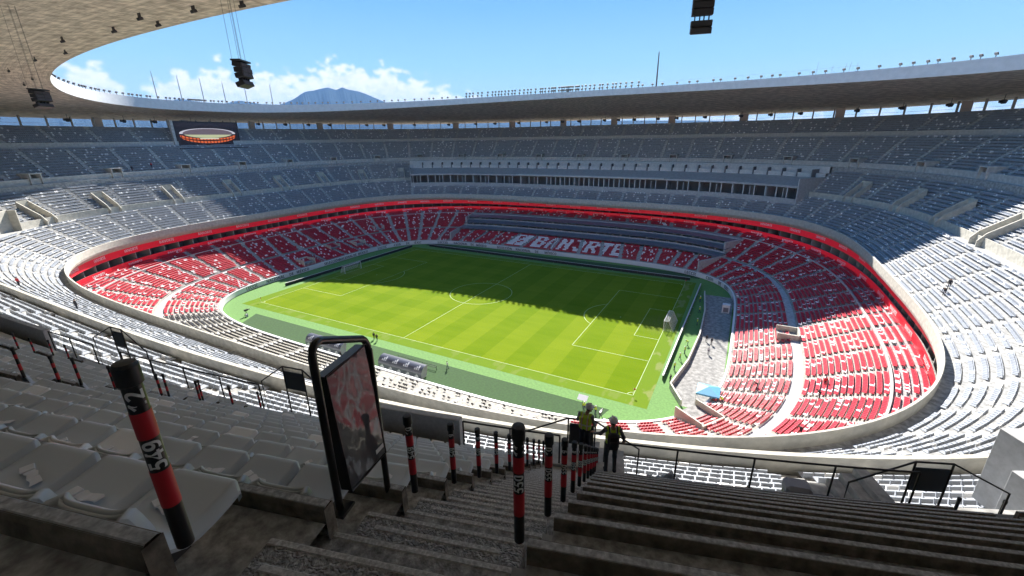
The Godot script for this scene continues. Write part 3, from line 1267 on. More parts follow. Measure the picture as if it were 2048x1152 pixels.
const GLYPH := {
	"B": ["#####.", "##..##", "##..##", "#####.", "##..##", "##..##", "#####."],
	"A": ["..##..", ".####.", ".#..#.", "##..##", "######", "##..##", "##..##"],
	"N": ["##..##", "###.##", "###.##", "######", "##.###", "##.###", "##..##"],
	"O": ["#####.", "....##", "....##", "....##", "....##", "##..##", ".####."],
	"R": ["#####.", "##..##", "##..##", "#####.", "####..", "##.##.", "##..##"],
	"T": ["######", "######", "..##..", "..##..", "..##..", "..##..", "..##.."],
	"E": ["######", "##....", "##....", "#####.", "##....", "##....", "######"],
	"*": ["..######.#####", ".####...######", "#####..#######", "..###.######..", "#######..####.", "######..#####.", ".####.######.."],
}
const SIGN := [["*", -20.0, -9.5], ["B", -8.6, -3.4], ["A", -2.6, 1.6], ["N", 2.6, 7.2], ["O", 8.6, 12.6], ["R", 13.6, 18.4], ["T", 19.4, 23.2], ["E", 24.0, 28.0]]

func sign_white(x: float, row: int) -> bool:
	if row < 1 or row > 8:
		return false
	for s in SIGN:
		if x >= s[1] and x < s[2]:
			var g: Array = GLYPH[s[0]]
			var r := clampi(int((8.99 - row) / 8.0 * 7.0), 0, 6)
			var line: String = g[r]
			return line[clampi(int((x - s[1]) / (s[2] - s[1]) * line.length()), 0, line.length() - 1)] == "#"
	return false

func far_seat_mesh() -> ArrayMesh:
	var m := MB.new()
	# pan, slightly dished, and a low raked back
	m.cbox(Vector3(0, 0.42, -0.02), Vector3(0.43, 0.07, 0.42), 0.02)
	var b := Basis(Vector3.RIGHT, deg_to_rad(-14.0))
	m.box(Vector3(0, 0.59, 0.20), Vector3(0.43, 0.30, 0.05), b)
	m.box(Vector3(0, 0.30, 0.12), Vector3(0.10, 0.18, 0.10))
	return m.mesh()

var seat_t := {}
var seat_c := {}

func put_seat(key: String, p: Vector3, z: Vector3, c: Color, tilt := 0.0) -> void:
	if not seat_t.has(key):
		seat_t[key] = []
		seat_c[key] = []
	var b := Basis(Vector3.UP.cross(z).normalized(), Vector3.UP, z)
	if tilt != 0.0:
		b = b * Basis(Vector3.UP, tilt)
	if key == "red":
		b = b * Basis.from_scale(Vector3(1.0, 1.0, 1.25))
	seat_t[key].append(Transform3D(b, p))
	seat_c[key].append(c)

func grey_tone(light: float) -> Color:
	var v := rng.randf_range(0.33, 0.385)
	if rng.randf() < light:
		v = rng.randf_range(0.84, 0.90)
		return Color(v, v, v)
	return Color(v * 0.93, v, v * 1.12)

# distance in index units to the nearest aisle
func aisle_gap(f: float) -> float:
	var g := fposmod(f - FA, PER)
	return minf(g, PER - g)

func seats_along(kind: int, f0: float, f1: float, d: float, y: float, row: int) -> void:
	var f := f0
	var clump := 0
	while f < f1:
		var step := ds(f, d) if kind == 0 else low(f + 0.5, d, 0).distance_to(low(f - 0.5, d, 0))
		var g := aisle_gap(f) * step
		if g > 0.72:
			var j := rng.randf_range(-0.015, 0.015)
			if kind == 0:
				if not skip_upper(f, d):
					put_seat("grey", at(f, d + j, y), nrm(f), grey_tone(0.075))
			else:
				skip_lower(f, d, y, row)
		f += 0.5 / step

func skip_upper(f: float, d: float) -> bool:
	# leave the entrances free
	var a := fposmod(f - FA - 12.0, PER)
	a = minf(a, PER - a) * ds(f, d)
	var n := int(round(fposmod(f - FA - 12.0, NT) / PER))
	if d > 12.5 and d < 18.2 and n % 2 == 0 and a < 2.0 and not in_near(f):
		return true
	if d > 22.0 and d < 26.6 and n % 2 == 1 and a < 2.0 and not in_near(f):
		return true
	return false

func skip_lower(f: float, u: float, y: float, row: int) -> void:
	var p := low(f, u, y)
	var z := lown(f, u)
	var near := p.z > 0.0
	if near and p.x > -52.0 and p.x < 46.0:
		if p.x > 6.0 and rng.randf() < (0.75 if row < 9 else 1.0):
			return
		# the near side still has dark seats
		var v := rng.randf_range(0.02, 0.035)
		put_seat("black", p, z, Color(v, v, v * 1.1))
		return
	var fn := fposmod(f, NT)
	if fn > lf0 and fn < lf1 and row < 10 and sign_white(p.x, row):
		put_seat("red", p, z, Color(0.86, 0.85, 0.85))
		return
	var white := 0.085
	if fn > lf0 and fn < lf1 and row < 10 and p.x > -20.5 and p.x < 29.0:
		white = 0.0
	var v := rng.randf_range(0.85, 1.1)
	var c := Color(0.52 * v, 0.020 * v, 0.045 * v)
	if rng.randf() < white:
		c = Color(0.86, 0.85, 0.85)
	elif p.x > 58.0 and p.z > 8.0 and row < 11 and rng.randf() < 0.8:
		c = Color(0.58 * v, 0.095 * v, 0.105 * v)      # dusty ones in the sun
	put_seat("red", p, z, c, rng.randf_range(-0.03, 0.03))

func build_seats() -> void:
	# upper tier
	for k in 11:
		if k < 7:
			seats_along(0, far0 + 1, far1 - 1, dA(k) + 0.55, yA(k), k)
		seats_along(0, far1 - NT + 2, far0 - 2, dA(k) + 0.55, yA(k), k)
	for j in 10:
		if j >= 2:
			seats_along(0, near0, near1, dB(j) + 0.55, yG(j, true), j)
		seats_along(0, far1 - NT + 2, near0 - 2, dB(j) + 0.55, yG(j, false), j)
		seats_along(0, near1 + 2, far0 - 2, dB(j) + 0.55, yG(j, false), j)
	for k in range(1, 13):
		# the near block right of the stairs is still bare; left of it the front seats are built one by one
		seats_along(0, ft(-52.0), NT + ft(40.0), dC(k) + 0.55, yC(k), k)
	for k in 9:
		seats_along(0, near1 - 40, NT + near0 - 60, dD(k) + 0.5, yD(k), k)
	# lower tier
	for k in LR:
		var f0 := 0.0
		var u := lerpf(ul(k), ul1(k), 0.6)
		if k < 10 or k >= 24:
			seats_along(1, 0, NT, u, yl(k), k)
		else:
			seats_along(1, lf1 - NT + 2, lf0 - 2, u, yl(k), k)
	var sm := far_seat_mesh()
	var info := {"grey": "grey_seats", "red": "red_seats", "black": "black_seats"}
	for key in seat_t:
		var mm := MultiMesh.new()
		mm.transform_format = MultiMesh.TRANSFORM_3D
		mm.use_colors = true
		mm.mesh = sm
		var n: int = seat_t[key].size()
		mm.instance_count = n
		for i in n:
			mm.set_instance_transform(i, seat_t[key][i])
			mm.set_instance_color(i, seat_c[key][i])
		var o := MultiMeshInstance3D.new()
		o.name = info[key]
		o.multimesh = mm
		var mt := plain("plastic " + key, 1, 1, 1, 0.5)
		mt.vertex_color_use_as_albedo = true
		o.material_override = mt
		o.set_meta("kind", "stuff")
		o.set_meta("label", {"grey": "rows of grey plastic seats filling the upper tier", "red": "rows of red plastic seats with scattered white ones in the lower tier", "black": "dark seats in the near part of the lower tier"}[key])
		add_child(o, true)
	print("seats ", seat_t["grey"].size(), " ", seat_t["red"].size(), " ", seat_t["black"].size())

# right side of the stairs drifts outwards on the way down
func stair_r(d: float) -> float:
	return -0.37 + 0.055 * (31.6 - d)
const STAIR_L := -1.45

func yU(k: int) -> float: return yC(k) + 0.25
const CURB := 0.11

func ordinal(i: int) -> String:
	var w := ["first", "second", "third", "fourth", "fifth", "sixth", "seventh", "eighth", "ninth", "tenth", "eleventh", "twelfth", "thirteenth", "fourteenth", "fifteenth", "sixteenth", "seventeenth", "eighteenth", "nineteenth", "twentieth"]
	if i < w.size():
		return w[i]
	return ["twenty-", "thirty-", "forty-", "fifty-", "sixty-"][(i + 1) / 10 - 2] + w[(i + 1) % 10 - 1] if (i + 1) % 10 else ["thirtieth", "fortieth", "fiftieth", "sixtieth"][(i + 1) / 10 - 3]

# ---- a bucket seat: a dished shell with a rolled rim and a low back
func bucket_mesh() -> ArrayMesh:
	var prof := [Vector2(-0.238, -0.055), Vector2(-0.250, -0.028), Vector2(-0.246, -0.004), Vector2(-0.228, 0.008), Vector2(-0.195, 0.006), Vector2(-0.13, -0.006), Vector2(-0.05, -0.017), Vector2(0.03, -0.020), Vector2(0.09, -0.010), Vector2(0.135, 0.018), Vector2(0.165, 0.062), Vector2(0.186, 0.130), Vector2(0.204, 0.210), Vector2(0.214, 0.250), Vector2(0.230, 0.264), Vector2(0.246, 0.256), Vector2(0.256, 0.215)]
	var nu := 16
	var grid := []
	for i in prof.size():
		var row := []
		var s := float(i) / (prof.size() - 1)
		var p: Vector2 = prof[i]
		# plan half width, rounded towards the front lip and the top of the back
		var hw := 0.222
		if i < 5:
			hw = 0.190 + 0.030 * sqrt(clampf(i / 4.0, 0, 1))
		if i > 10:
			hw = 0.222 - 0.055 * pow((i - 10) / 6.0, 2.0)
		for j in nu + 1:
			var t := -1.0 + 2.0 * j / nu
			var e := pow(absf(t), 6.0)
			var side := 0.016 * pow(absf(t), 4.0)
			if absf(t) > 0.93:
				side -= 0.05 * (absf(t) - 0.93) / 0.07
			var back := smoothstep(0.10, 0.19, p.x)
			row.append(Vector3(t * hw, p.y + side * (1.0 - back), p.x - side * back * 1.5 - 0.03 * e * (1.0 if i > 10 else 0.0) + (0.03 * e if i < 4 else 0.0)))
		grid.append(row)
	var m := MB.new()
	var nn := []
	for i in grid.size():
		var r := []
		for j in nu + 1:
			var a: Vector3 = grid[min(i + 1, grid.size() - 1)][j] - grid[max(i - 1, 0)][j]
			var b: Vector3 = grid[i][min(j + 1, nu)] - grid[i][max(j - 1, 0)]
			r.append(a.cross(b).normalized())
		nn.append(r)
	for i in grid.size() - 1:
		for j in nu:
			m.tris(grid[i][j], grid[i + 1][j], grid[i + 1][j + 1], nn[i][j], nn[i + 1][j], nn[i + 1][j + 1])
			m.tris(grid[i][j], grid[i + 1][j + 1], grid[i][j + 1], nn[i][j], nn[i + 1][j + 1], nn[i][j + 1])
	# underside a little below, closing the shell
	var off := Vector3(0, -0.02, 0.0)
	for i in grid.size() - 1:
		for j in nu:
			var o := off if i < 10 else Vector3(0, -0.006, 0.02)
			var o2 := off if i + 1 < 10 else Vector3(0, -0.006, 0.02)
			m.tris(grid[i][j] + o, grid[i + 1][j] + o2, grid[i + 1][j + 1] + o2, -nn[i][j], -nn[i + 1][j], -nn[i + 1][j + 1])
			m.tris(grid[i][j] + o, grid[i + 1][j + 1] + o2, grid[i][j + 1] + o, -nn[i][j], -nn[i + 1][j + 1], -nn[i][j + 1])
		for e in [0, nu]:
			var o := off if i < 10 else Vector3(0, -0.006, 0.02)
			var o2 := off if i + 1 < 10 else Vector3(0, -0.006, 0.02)
			m.quad(grid[i][e], grid[i + 1][e], grid[i + 1][e] + o2, grid[i][e] + o, Vector3(-1 if e == 0 else 1, 0, 0))
	return m.mesh()

func bracket_mesh() -> ArrayMesh:
	var m := MB.new()
	m.box(Vector3(0, -0.10, 0.14), Vector3(0.30, 0.09, 0.22))
	m.box(Vector3(0, -0.16, 0.255), Vector3(0.34, 0.22, 0.03))
	return m.mesh()

func tape_mesh(v: int) -> ArrayMesh:
	var m := MB.new()
	var r := RandomNumberGenerator.new()
	r.seed = 90 + v
	var x := -0.085
	var y := 0.004
	var z := r.randf_range(-0.02, 0.02)
	var w := 0.030
	# a folded square tab, then a crumpled strip
	m.cbox(Vector3(x + 0.02, 0.006, z), Vector3(0.052, 0.010, 0.052), 0.003, Basis(Vector3.UP, r.randf_range(-0.3, 0.3)))
	x += 0.045
	for i in 6:
		var nx := x + 0.024
		var ny := 0.004 + r.randf_range(0.0, 0.012)
		var nz := z + r.randf_range(-0.010, 0.010)
		var nw := 0.022 + r.randf_range(-0.004, 0.004)
		m.quad(Vector3(x, y, z - w * 0.7), Vector3(nx, ny, nz - nw), Vector3(nx, ny, nz + nw), Vector3(x, y, z + w * 0.7), Vector3.UP)
		m.quad(Vector3(x, y - 0.002, z - w * 0.7), Vector3(nx, ny - 0.002, nz - nw), Vector3(nx, ny - 0.002, nz + nw), Vector3(x, y - 0.002, z + w * 0.7), Vector3.DOWN)
		x = nx
		y = ny
		z = nz
		w = nw / 0.7
	return m.mesh()

func front_seats() -> void:
	var spots := []
	for k in range(2, 13):
		var d := dC(k)
		var y := yU(k) - 0.285
		for sec in 5:
			var f := FA + sec * PER
			var start := 1.04 if sec == 0 else 0.85
			var f1 := f + PER
			var step := ds(f + 8, d)
			var pos := f + start / step
			var i := 0
			while pos < f1 - 0.85 / step:
				spots.append({"f": pos, "d": d - 0.275, "y": y, "k": k, "sec": sec, "i": i, "r": at(pos, d - 0.3, y).distance_to(CAM)})
				pos += 0.463 / step
				i += 1
	spots.sort_custom(func(a, b): return a.r < b.r)
	var shell := bucket_mesh()
	var br := bracket_mesh()
	var tapes := []
	for v in 5:
		tapes.append(tape_mesh(v))
	var tones := []
	for v in [0.53, 0.56, 0.59]:
		tones.append(plain("seat grey %d" % int(v * 1000), v * 0.90, v, v * 1.09, 0.36))
	var lights := []
	for v in [0.80, 0.84]:
		lights.append(plain("seat light %d" % int(v * 1000), v * 0.985, v, v * 1.01, 0.45))
	var dark := plain("seat bracket", 0.03, 0.03, 0.032, 0.6)
	var white := plain("tape white", 0.80, 0.80, 0.82, 0.55)
	var r := RandomNumberGenerator.new()
	r.seed = 41
	var n := 0
	for s in spots:
		var z := nrm(s.f)
		var b := Basis(Vector3.UP.cross(z).normalized(), Vector3.UP, z)
		var pale := r.randf() < (0.05 if s.k > 10 else 0.13)
		if n < 300:
			var o := Node3D.new()
			o.name = numbered("stadium_seat")
			add_child(o, true)
			var rowname := "front row at the camera" if s.k == 12 else ordinal(12 - s.k) + " row down from the camera"
			var sect := "the stairs" if s.sec == 0 else "the second stairs" if s.sec == 1 else "the third stairs"
			var side := "left of " + sect
			tag(o, "%s grey seat, %s %s, %s" % ["pale" if pale else "dark", ordinal(s.i), side, rowname], "seat", "grey seats left of the stairs")
			o.transform = Transform3D(b * Basis(Vector3.UP, r.randf_range(-0.025, 0.025)), at(s.f, s.d, s.y))
			part("shell", shell, lights[r.randi() % 2] if pale else tones[r.randi() % 3], o)
			part("bracket", br, dark, o)
			if r.randf() < 0.8:
				var t := part("tape_strip", tapes[r.randi() % 5], white, o)
				t.scale = Vector3.ONE * 1.15
				t.position = Vector3(r.randf_range(-0.03, 0.05), -0.012, r.randf_range(-0.05, 0.05))
				t.rotation.y = r.randf_range(-0.4, 0.4) if r.randf() < 0.8 else r.randf_range(0.5, 1.6)
		else:
			put_seat("front", at(s.f, s.d, s.y), z, Color(0.77, 0.78, 0.80) if pale else Color(0.50, 0.55, 0.59))
		n += 1
	var mm := MultiMesh.new()
	mm.transform_format = MultiMesh.TRANSFORM_3D
	mm.use_colors = true
	mm.mesh = shell
	var cnt: int = seat_t["front"].size()
	mm.instance_count = cnt
	for i in cnt:
		mm.set_instance_transform(i, seat_t["front"][i])
		mm.set_instance_color(i, seat_c["front"][i])
	var o := MultiMeshInstance3D.new()
	o.name = "shaded_seats"
	o.multimesh = mm
	var mt := plain("plastic front", 1, 1, 1, 0.4)
	mt.vertex_color_use_as_albedo = true
	o.material_override = mt
	o.set_meta("kind", "stuff")
	o.set_meta("label", "rows of grey seats further left in the shade of the roof")
	add_child(o, true)

func wrap_text(mb: MB, src: ArrayMesh, r: float, h0: float, face: Vector3) -> void:
	var left := face.cross(Vector3.UP)          # the viewer's left: viewer stands on the face side
	var a := src.surface_get_arrays(0)
	var vs: PackedVector3Array = a[Mesh.ARRAY_VERTEX]
	var idx = a[Mesh.ARRAY_INDEX]
	var ids: PackedInt32Array = idx if idx != null else PackedInt32Array(range(vs.size()))
	for i in range(0, ids.size(), 3):
		var p := []
		for j in 3:
			var q := vs[ids[i + j]]
			var g := q.y / r
			var dir := face * cos(g) + left * sin(g)
			p.append(dir * (r + 0.0012 + (0.0008 if q.z > 0 else 0.0)) + Vector3.UP * (h0 + q.x))
		mb.tri(p[0], p[1], p[2], (p[0] + p[1] + p[2]) * Vector3(1, 0, 1))

func row_post(label: String, p: Vector3, h: float, face: Vector3, num: String, sect: String, group: String) -> Node3D:
	var o := thing("row_post", label, "post", p, group)
	var black := plain("post black", 0.012, 0.012, 0.014, 0.35)
	var red := plain("post red", 0.55, 0.016, 0.03, 0.42)
	var white := plain("post lettering", 0.8, 0.8, 0.8, 0.6)
	var r := 0.0285
	var y := func(s: float) -> float: return h - 0.69 * s      # s = 0 at the top, 1 at the row's edge
	var m := MB.new()
	m.lathe(Vector3.ZERO, [Vector2(r, 0.0), Vector2(r, y.call(0.09))], 20)
	part("tube", m.mesh(), black, o)
	m = MB.new()
	m.lathe(Vector3.ZERO, [Vector2(r + 0.0015, y.call(0.40)), Vector2(r + 0.0015, y.call(0.255))], 20)
	part("red_band", m.mesh(), red, o)
	m = MB.new()
	m.lathe(Vector3.ZERO, [Vector2(r + 0.0015, y.call(0.81)), Vector2(r + 0.0015, y.call(0.59))], 20)
	part("red_band", m.mesh(), red, o)
	m = MB.new()
	var c := 0.0355
	m.lathe(Vector3.ZERO, [Vector2(c - 0.004, y.call(0.115)), Vector2(c, y.call(0.11)), Vector2(c, y.call(0.02)), Vector2(c - 0.005, y.call(0.004)), Vector2(0.0, y.call(0.0))], 20)
	part("cap", m.mesh(), plain("post cap", 0.016, 0.016, 0.018, 0.5), o)
	if num:
		m = MB.new()
		wrap_text(m, letters(num, 0.050, 0.002), r, y.call(0.188), face)
		part("row_number", m.mesh(), white, o)
		m = MB.new()
		wrap_text(m, letters(sect, 0.052, 0.002), r, y.call(0.495), face)
		part("section_number", m.mesh(), white, o)
	return o

func front_posts() -> void:
	for k in range(1, 13):
		var d := dC(k) - 0.02
		var y := yU(k) - 0.06
		var words := "row %d" % k
		if k != 11:
			var p := by(STAIR_L, d, y)
			var face := (Vector3(CAM.x, 0, CAM.z) - Vector3(p.x, 0, p.z)).normalized()
			row_post("red and black post, number 549, left of stairs, %s row up" % ordinal(k - 1), p, 0.75, face, str(k), "549", "numbered row posts")
		if k != 12:
			var p := by(stair_r(d), d, y)
			var face := (Vector3(CAM.x, 0, CAM.z) - Vector3(p.x, 0, p.z)).normalized()
			row_post("red and black post, number 550, right of stairs, %s row up" % ordinal(k - 1), p, 0.75, face, str(k), "550", "numbered row posts")
	for sec in [1, 2, 3]:
		for k in range(2, 13):
			for s in [-1.0, 1.0]:
				var f: float = FA + sec * PER + s * 0.62 / 0.43
				var d := dC(k) - 0.02
				row_post("red and black post, %s side of the %s stairs, %s row up" % ["left" if s > 0 else "right", ordinal(sec), ordinal(k - 1)], at(f, d, yU(k) - 0.06), 0.75, nrm(f), "", "", "plain row posts further left")

func front_rows() -> void:
	var brown := rough_mat("curb brown", 0.37, 0.32, 0.26, 111, 0.012, 0.45, 0.9, 0.95, 0.5)
	var cap := rough_mat("curb cap", 0.66, 0.68, 0.70, 113, 0.03, 0.6, 1.2, 0.9)
	var tread := rough_mat("tread grey", 0.64, 0.66, 0.68, 115, 0.02, 0.55, 0.8, 0.9, 0.3)
	for k in range(1, 13):
		var d := dC(k)
		var segs := []
		var e := ft(stair_r(d) + 0.06, d)
		segs.append([FA - PER + 0.7 / 0.42, e, true])
		segs.append([FA - 3 * PER, FA - PER - 0.7 / 0.42, true])
		segs.append([ft(STAIR_L - 0.07, d), FA + PER - 0.7 / 0.42, false])
		for s in range(1, 4):
			segs.append([FA + s * PER + 0.7 / 0.42, FA + (s + 1) * PER - 0.7 / 0.42, false])
		for s in segs:
			var m := MB.new()
			var yt := yU(k) - CURB
			sweep(m, s[0], s[1], 2.0, [Vector2(d - 0.006, yC(k) - 0.69), Vector2(d - 0.006, yt + CURB - 0.015), Vector2(d + 0.006, yt + CURB - 0.001)])
			sweep(m, s[0], s[1], 2.0, [Vector2(d + 0.062, yt + CURB - 0.001), Vector2(d + 0.074, yt + CURB - 0.03), Vector2(d + 0.082, yt + 0.002)])
			var b := fbasis(s[0])
			for en in [s[0], s[1]]:
				m.quad(at(en, d - 0.006, yC(k) - 0.69), at(en, d - 0.006, yt + CURB - 0.01), at(en, d + 0.074, yt + CURB - 0.01), at(en, d + 0.082, yC(k) - 0.69), b.x * (1.0 if en == s[0] else -1.0))
			var c := part("row_curb", m.mesh(), brown, upper)
			m = MB.new()
			sweep(m, s[0], s[1], 2.0, [Vector2(d + 0.004, yt + CURB - 0.005), Vector2(d + 0.012, yt + CURB + 0.002), Vector2(d + 0.056, yt + CURB + 0.002), Vector2(d + 0.064, yt + CURB - 0.005)])
			part("worn_top_edge", m.mesh(), cap, c)
			# floor of the row
			m = MB.new()
			sweep(m, s[0], s[1], 2.0, [Vector2(d + 0.082, yt + 0.004), Vector2(dC(k + 1) - 0.006, yt + 0.004)])
			part("row_floor", m.mesh(), tread, upper)
			# bolts left in the bare rows
			if s[2] and k > 6:
				var f: float = s[1] - 0.6
				for q in 16:
					m = MB.new()
					m.lathe(at(f, d + 0.40 + 0.12 * (q % 2), yt + 0.004), [Vector2(0.012, 0.0), Vector2(0.012, 0.022), Vector2(0.0, 0.025)], 6)
					m.lathe(at(f, d + 0.40 + 0.12 * (q % 2), yt + 0.004), [Vector2(0.035, 0.0), Vector2(0.03, 0.006), Vector2(0.0, 0.007)], 8)
					part("seat_bolt", m.mesh(), plain("rusty bolt", 0.06, 0.045, 0.035, 0.7, 0.4), c)
					f -= 0.55

func ribbed_texture(seed_: int, amp: float) -> ImageTexture:
	var im := Image.create(512, 512, false, Image.FORMAT_RGB8)
	var f := FastNoiseLite.new()
	f.seed = seed_
	f.frequency = 0.012
	f.fractal_octaves = 3
	var g := FastNoiseLite.new()
	g.seed = seed_ + 1
	g.frequency = 0.12
	for y in 512:
		for x in 512:
			var w := f.get_noise_2d(x, y) * 9.0 * amp + f.get_noise_2d(x * 5.0, y * 3.0) * 1.6
			var v := 0.5 + 0.5 * sin(y * TAU / 512.0 * 22.0 + w)
			v = pow(v, 0.8) * (0.75 + 0.35 * g.get_noise_2d(x, y))
			im.set_pixel(x, y, Color(v, v, v))
	return ImageTexture.create_from_image(im)

func front_stairs() -> void:
	var f := ft(-0.9)
	var b := fbasis(f)
	var rib := StandardMaterial3D.new()
	rib.resource_name = "ribbed stair"
	rib.albedo_color = lin(0.62, 0.63, 0.64)
	rib.albedo_texture = noise_tex(121, 0.03, 0.45, 1.0)
	rib.roughness = 0.9
	rib.uv1_triplanar = true
	rib.uv1_scale = Vector3.ONE * 1.35
	rib.heightmap_enabled = true
	rib.heightmap_scale = 0.8
	rib.heightmap_texture = ribbed_texture(5, 1.0)
	var plainst := rough_mat("worn stair", 0.60, 0.61, 0.62, 123, 0.02, 0.45, 1.1, 0.92, 0.4)
	var nose := rough_mat("stair nosing", 0.82, 0.83, 0.84, 125, 0.03, 0.6, 2.0, 0.85)
	var o0 := by(0.0, 31.0, 0.0)
	var hubn := hub("camera_stairs", upper)
	for j in range(0, 36):
		var dn := 32.55 - 0.287 * j
		var db := dn + 0.287 + (0.6 if j == 0 else 0.0)
		var y := 41.6 - 0.23333 * j
		var l := -1.45 if j % 3 == 1 else -1.70
		var r := stair_r(dn) - 0.05 - (0.14 if j % 3 == 1 else 0.05 if j % 3 == 2 else -0.02)
		var mid := (l + r) * 0.5
		var pm := MB.new()
		var depth := db - dn
		# local box: x along the row, z away from the pitch
		pm.cbox(Vector3(0, -0.13, 0), Vector3(r - l, 0.26, depth + 0.02), 0.008)
		var st := part("step", pm.mesh(), rib if j % 3 != 0 else plainst, hubn)
		st.transform = Transform3D(b, by(mid, dn + depth * 0.5, y + 0.004))
		pm = MB.new()
		pm.cbox(Vector3(0, -0.008, -depth * 0.5 + 0.008), Vector3(r - l - 0.01, 0.024, 0.042), 0.006)
		part("nosing", pm.mesh(), nose, st)

func sign_frame() -> void:
	var a0 := by(-1.60, 31.52, 40.90)
	var a1 := by(-1.60, 31.52, 42.12)
	var c0 := by(-1.66, 30.86, 40.30)
	var c1 := by(-1.66, 30.86, 41.82)
	var o := thing("sign_stand", "black looped tube stand with glossy dark panel beside the stairs", "sign stand", a0)
	var black := plain("tube black", 0.010, 0.010, 0.011, 0.28)
	var t := (c1 - a1)
	var pts := [a0 - a0, a1 - a0 - Vector3.UP * 0.12]
	for i in 7:
		var s := (i + 1) / 7.0 * PI / 2
		pts.append(a1 - a0 + Vector3.UP * (-0.12 + 0.12 * sin(s)) + t * (0.16 * (1.0 - cos(s))))
	for i in 7:
		var s := (i + 1) / 7.0 * PI / 2
		pts.append(c1 - a0 + Vector3.UP * (-0.12 + 0.12 * cos(s)) - t * (0.16 * (1.0 - sin(s))))
	pts.append(c0 - a0)
	var m := MB.new()
	m.tube(pts, 0.025, 14)
	part("tube_frame", m.mesh(), black, o)
	# panel between the legs, turned a little to the stairs
	var zdir := Vector3(t.x, 0, t.z).normalized()
	var right := -zdir.cross(Vector3.UP)
	if right.dot(b_right()) < 0:
		right = -right
	var L := Vector2(t.x, t.z).length()
	var slope := t.y / L
	var corner := func(s: float, h: float, out: float) -> Vector3:
		return zdir * (L * s) + Vector3.UP * (slope * L * s + h) + right * (out - 0.05 * (h - 0.6))
	var thick := 0.035
	var q0 := [corner.call(0.10, 0.13, thick), corner.call(0.90, 0.24, thick), corner.call(0.90, 1.17, thick), corner.call(0.10, 0.98, thick)]
	var q1 := [corner.call(0.10, 0.13, -thick), corner.call(0.90, 0.24, -thick), corner.call(0.90, 1.17, -thick), corner.call(0.10, 0.98, -thick)]
	m = MB.new()
	for i in 4:
		var j := (i + 1) % 4
		var mid: Vector3 = (q0[0] + q0[2]) * 0.5
		m.quad(q0[i], q0[j], q1[j], q1[i], (q0[i] + q0[j]) * 0.5 - mid)
	m.quad(q1[0], q1[1], q1[2], q1[3], -right)
	part("panel_body", m.mesh(), plain("panel black", 0.014, 0.014, 0.015, 0.4), o)
	# glossy face, slightly wavy film
	m = MB.new()
	var n := 14
	var f := FastNoiseLite.new()
	f.seed = 6
	f.frequency = 2.2
	var g := []
	for i in n + 1:
		var row := []
		for j in n + 1:
			var s := 0.105 + 0.79 * i / n
			var h0 := lerpf(0.14, 0.25, float(i) / n)
			var h1 := lerpf(0.97, 1.16, float(i) / n)
			row.append(corner.call(s, lerpf(h0, h1, float(j) / n), thick + 0.004 + 0.0030 * f.get_noise_2d(s * 1.6, j * 0.13)))
		g.append(row)
	var nn := []
	for i in n + 1:
		var row := []
		for j in n + 1:
			var u: Vector3 = g[min(i + 1, n)][j] - g[max(i - 1, 0)][j]
			var v: Vector3 = g[i][min(j + 1, n)] - g[i][max(j - 1, 0)]
			var w := u.cross(v).normalized()
			row.append(w if w.dot(right) > 0 else -w)
		nn.append(row)
	for i in n:
		for j in n:
			m.tris(g[i][j], g[i + 1][j], g[i + 1][j + 1], nn[i][j], nn[i + 1][j], nn[i + 1][j + 1])
			m.tris(g[i][j], g[i + 1][j + 1], g[i][j + 1], nn[i][j], nn[i + 1][j + 1], nn[i][j + 1])
	var gl := plain("panel film", 0.075, 0.075, 0.08, 0.06, 0.0, 0.26)
	part("glossy_face", m.mesh(), gl, o)
	# raised edge of the tray and a small white sticker
	m = MB.new()
	var e := [corner.call(0.095, 0.125, thick + 0.004), corner.call(0.905, 0.235, thick + 0.004), corner.call(0.905, 1.175, thick + 0.004), corner.call(0.095, 0.985, thick + 0.004)]
	m.tube([e[0], e[1], e[2], e[3], e[0]], 0.008, 6)
	part("panel_rim", m.mesh(), black, o)
	m = MB.new()
	m.quad(corner.call(0.68, 0.27, thick + 0.008), corner.call(0.87, 0.297, thick + 0.008), corner.call(0.87, 0.333, thick + 0.008), corner.call(0.68, 0.306, thick + 0.008), right)
	part("sticker", m.mesh(), plain("sticker white", 0.6, 0.6, 0.6, 0.6), o)
	for p in [Vector3.ZERO, c0 - a0]:
		m = MB.new()
		m.cbox(p + Vector3.UP * 0.01, Vector3(0.14, 0.02, 0.14), 0.004, fbasis(ft(-1.6)))
		part("foot_plate", m.mesh(), black, o)

func b_right() -> Vector3:
	return fbasis(ft(-1.0)).x

func rail_run(label: String, t0: float, t1: float, d: float, ytop: float, ybase: float, every: float) -> void:
	var black: StandardMaterial3D = plain("rail black", 0.014, 0.014, 0.015, 0.4)
	var o := thing("guard_rail", label, "railing", by(t0, d, ybase), "black guard rails")
	var base := o.position
	var pts := []
	var n := maxi(2, int(absf(t1 - t0) / 0.8))
	for i in n + 1:
		pts.append(by(lerpf(t0, t1, float(i) / n), d, ytop) - base)
	var m := MB.new()
	m.tube(pts, 0.028, 8)
	part("top_rail", m.mesh(), black, o)
	n = maxi(1, int(round(absf(t1 - t0) / every)))
	for i in n + 1:
		var p := by(lerpf(t0, t1, float(i) / n), d, ybase) - base
		m = MB.new()
		m.tube([p, p + Vector3.UP * (ytop - ybase)], 0.026, 8)
		part("post", m.mesh(), black, o)

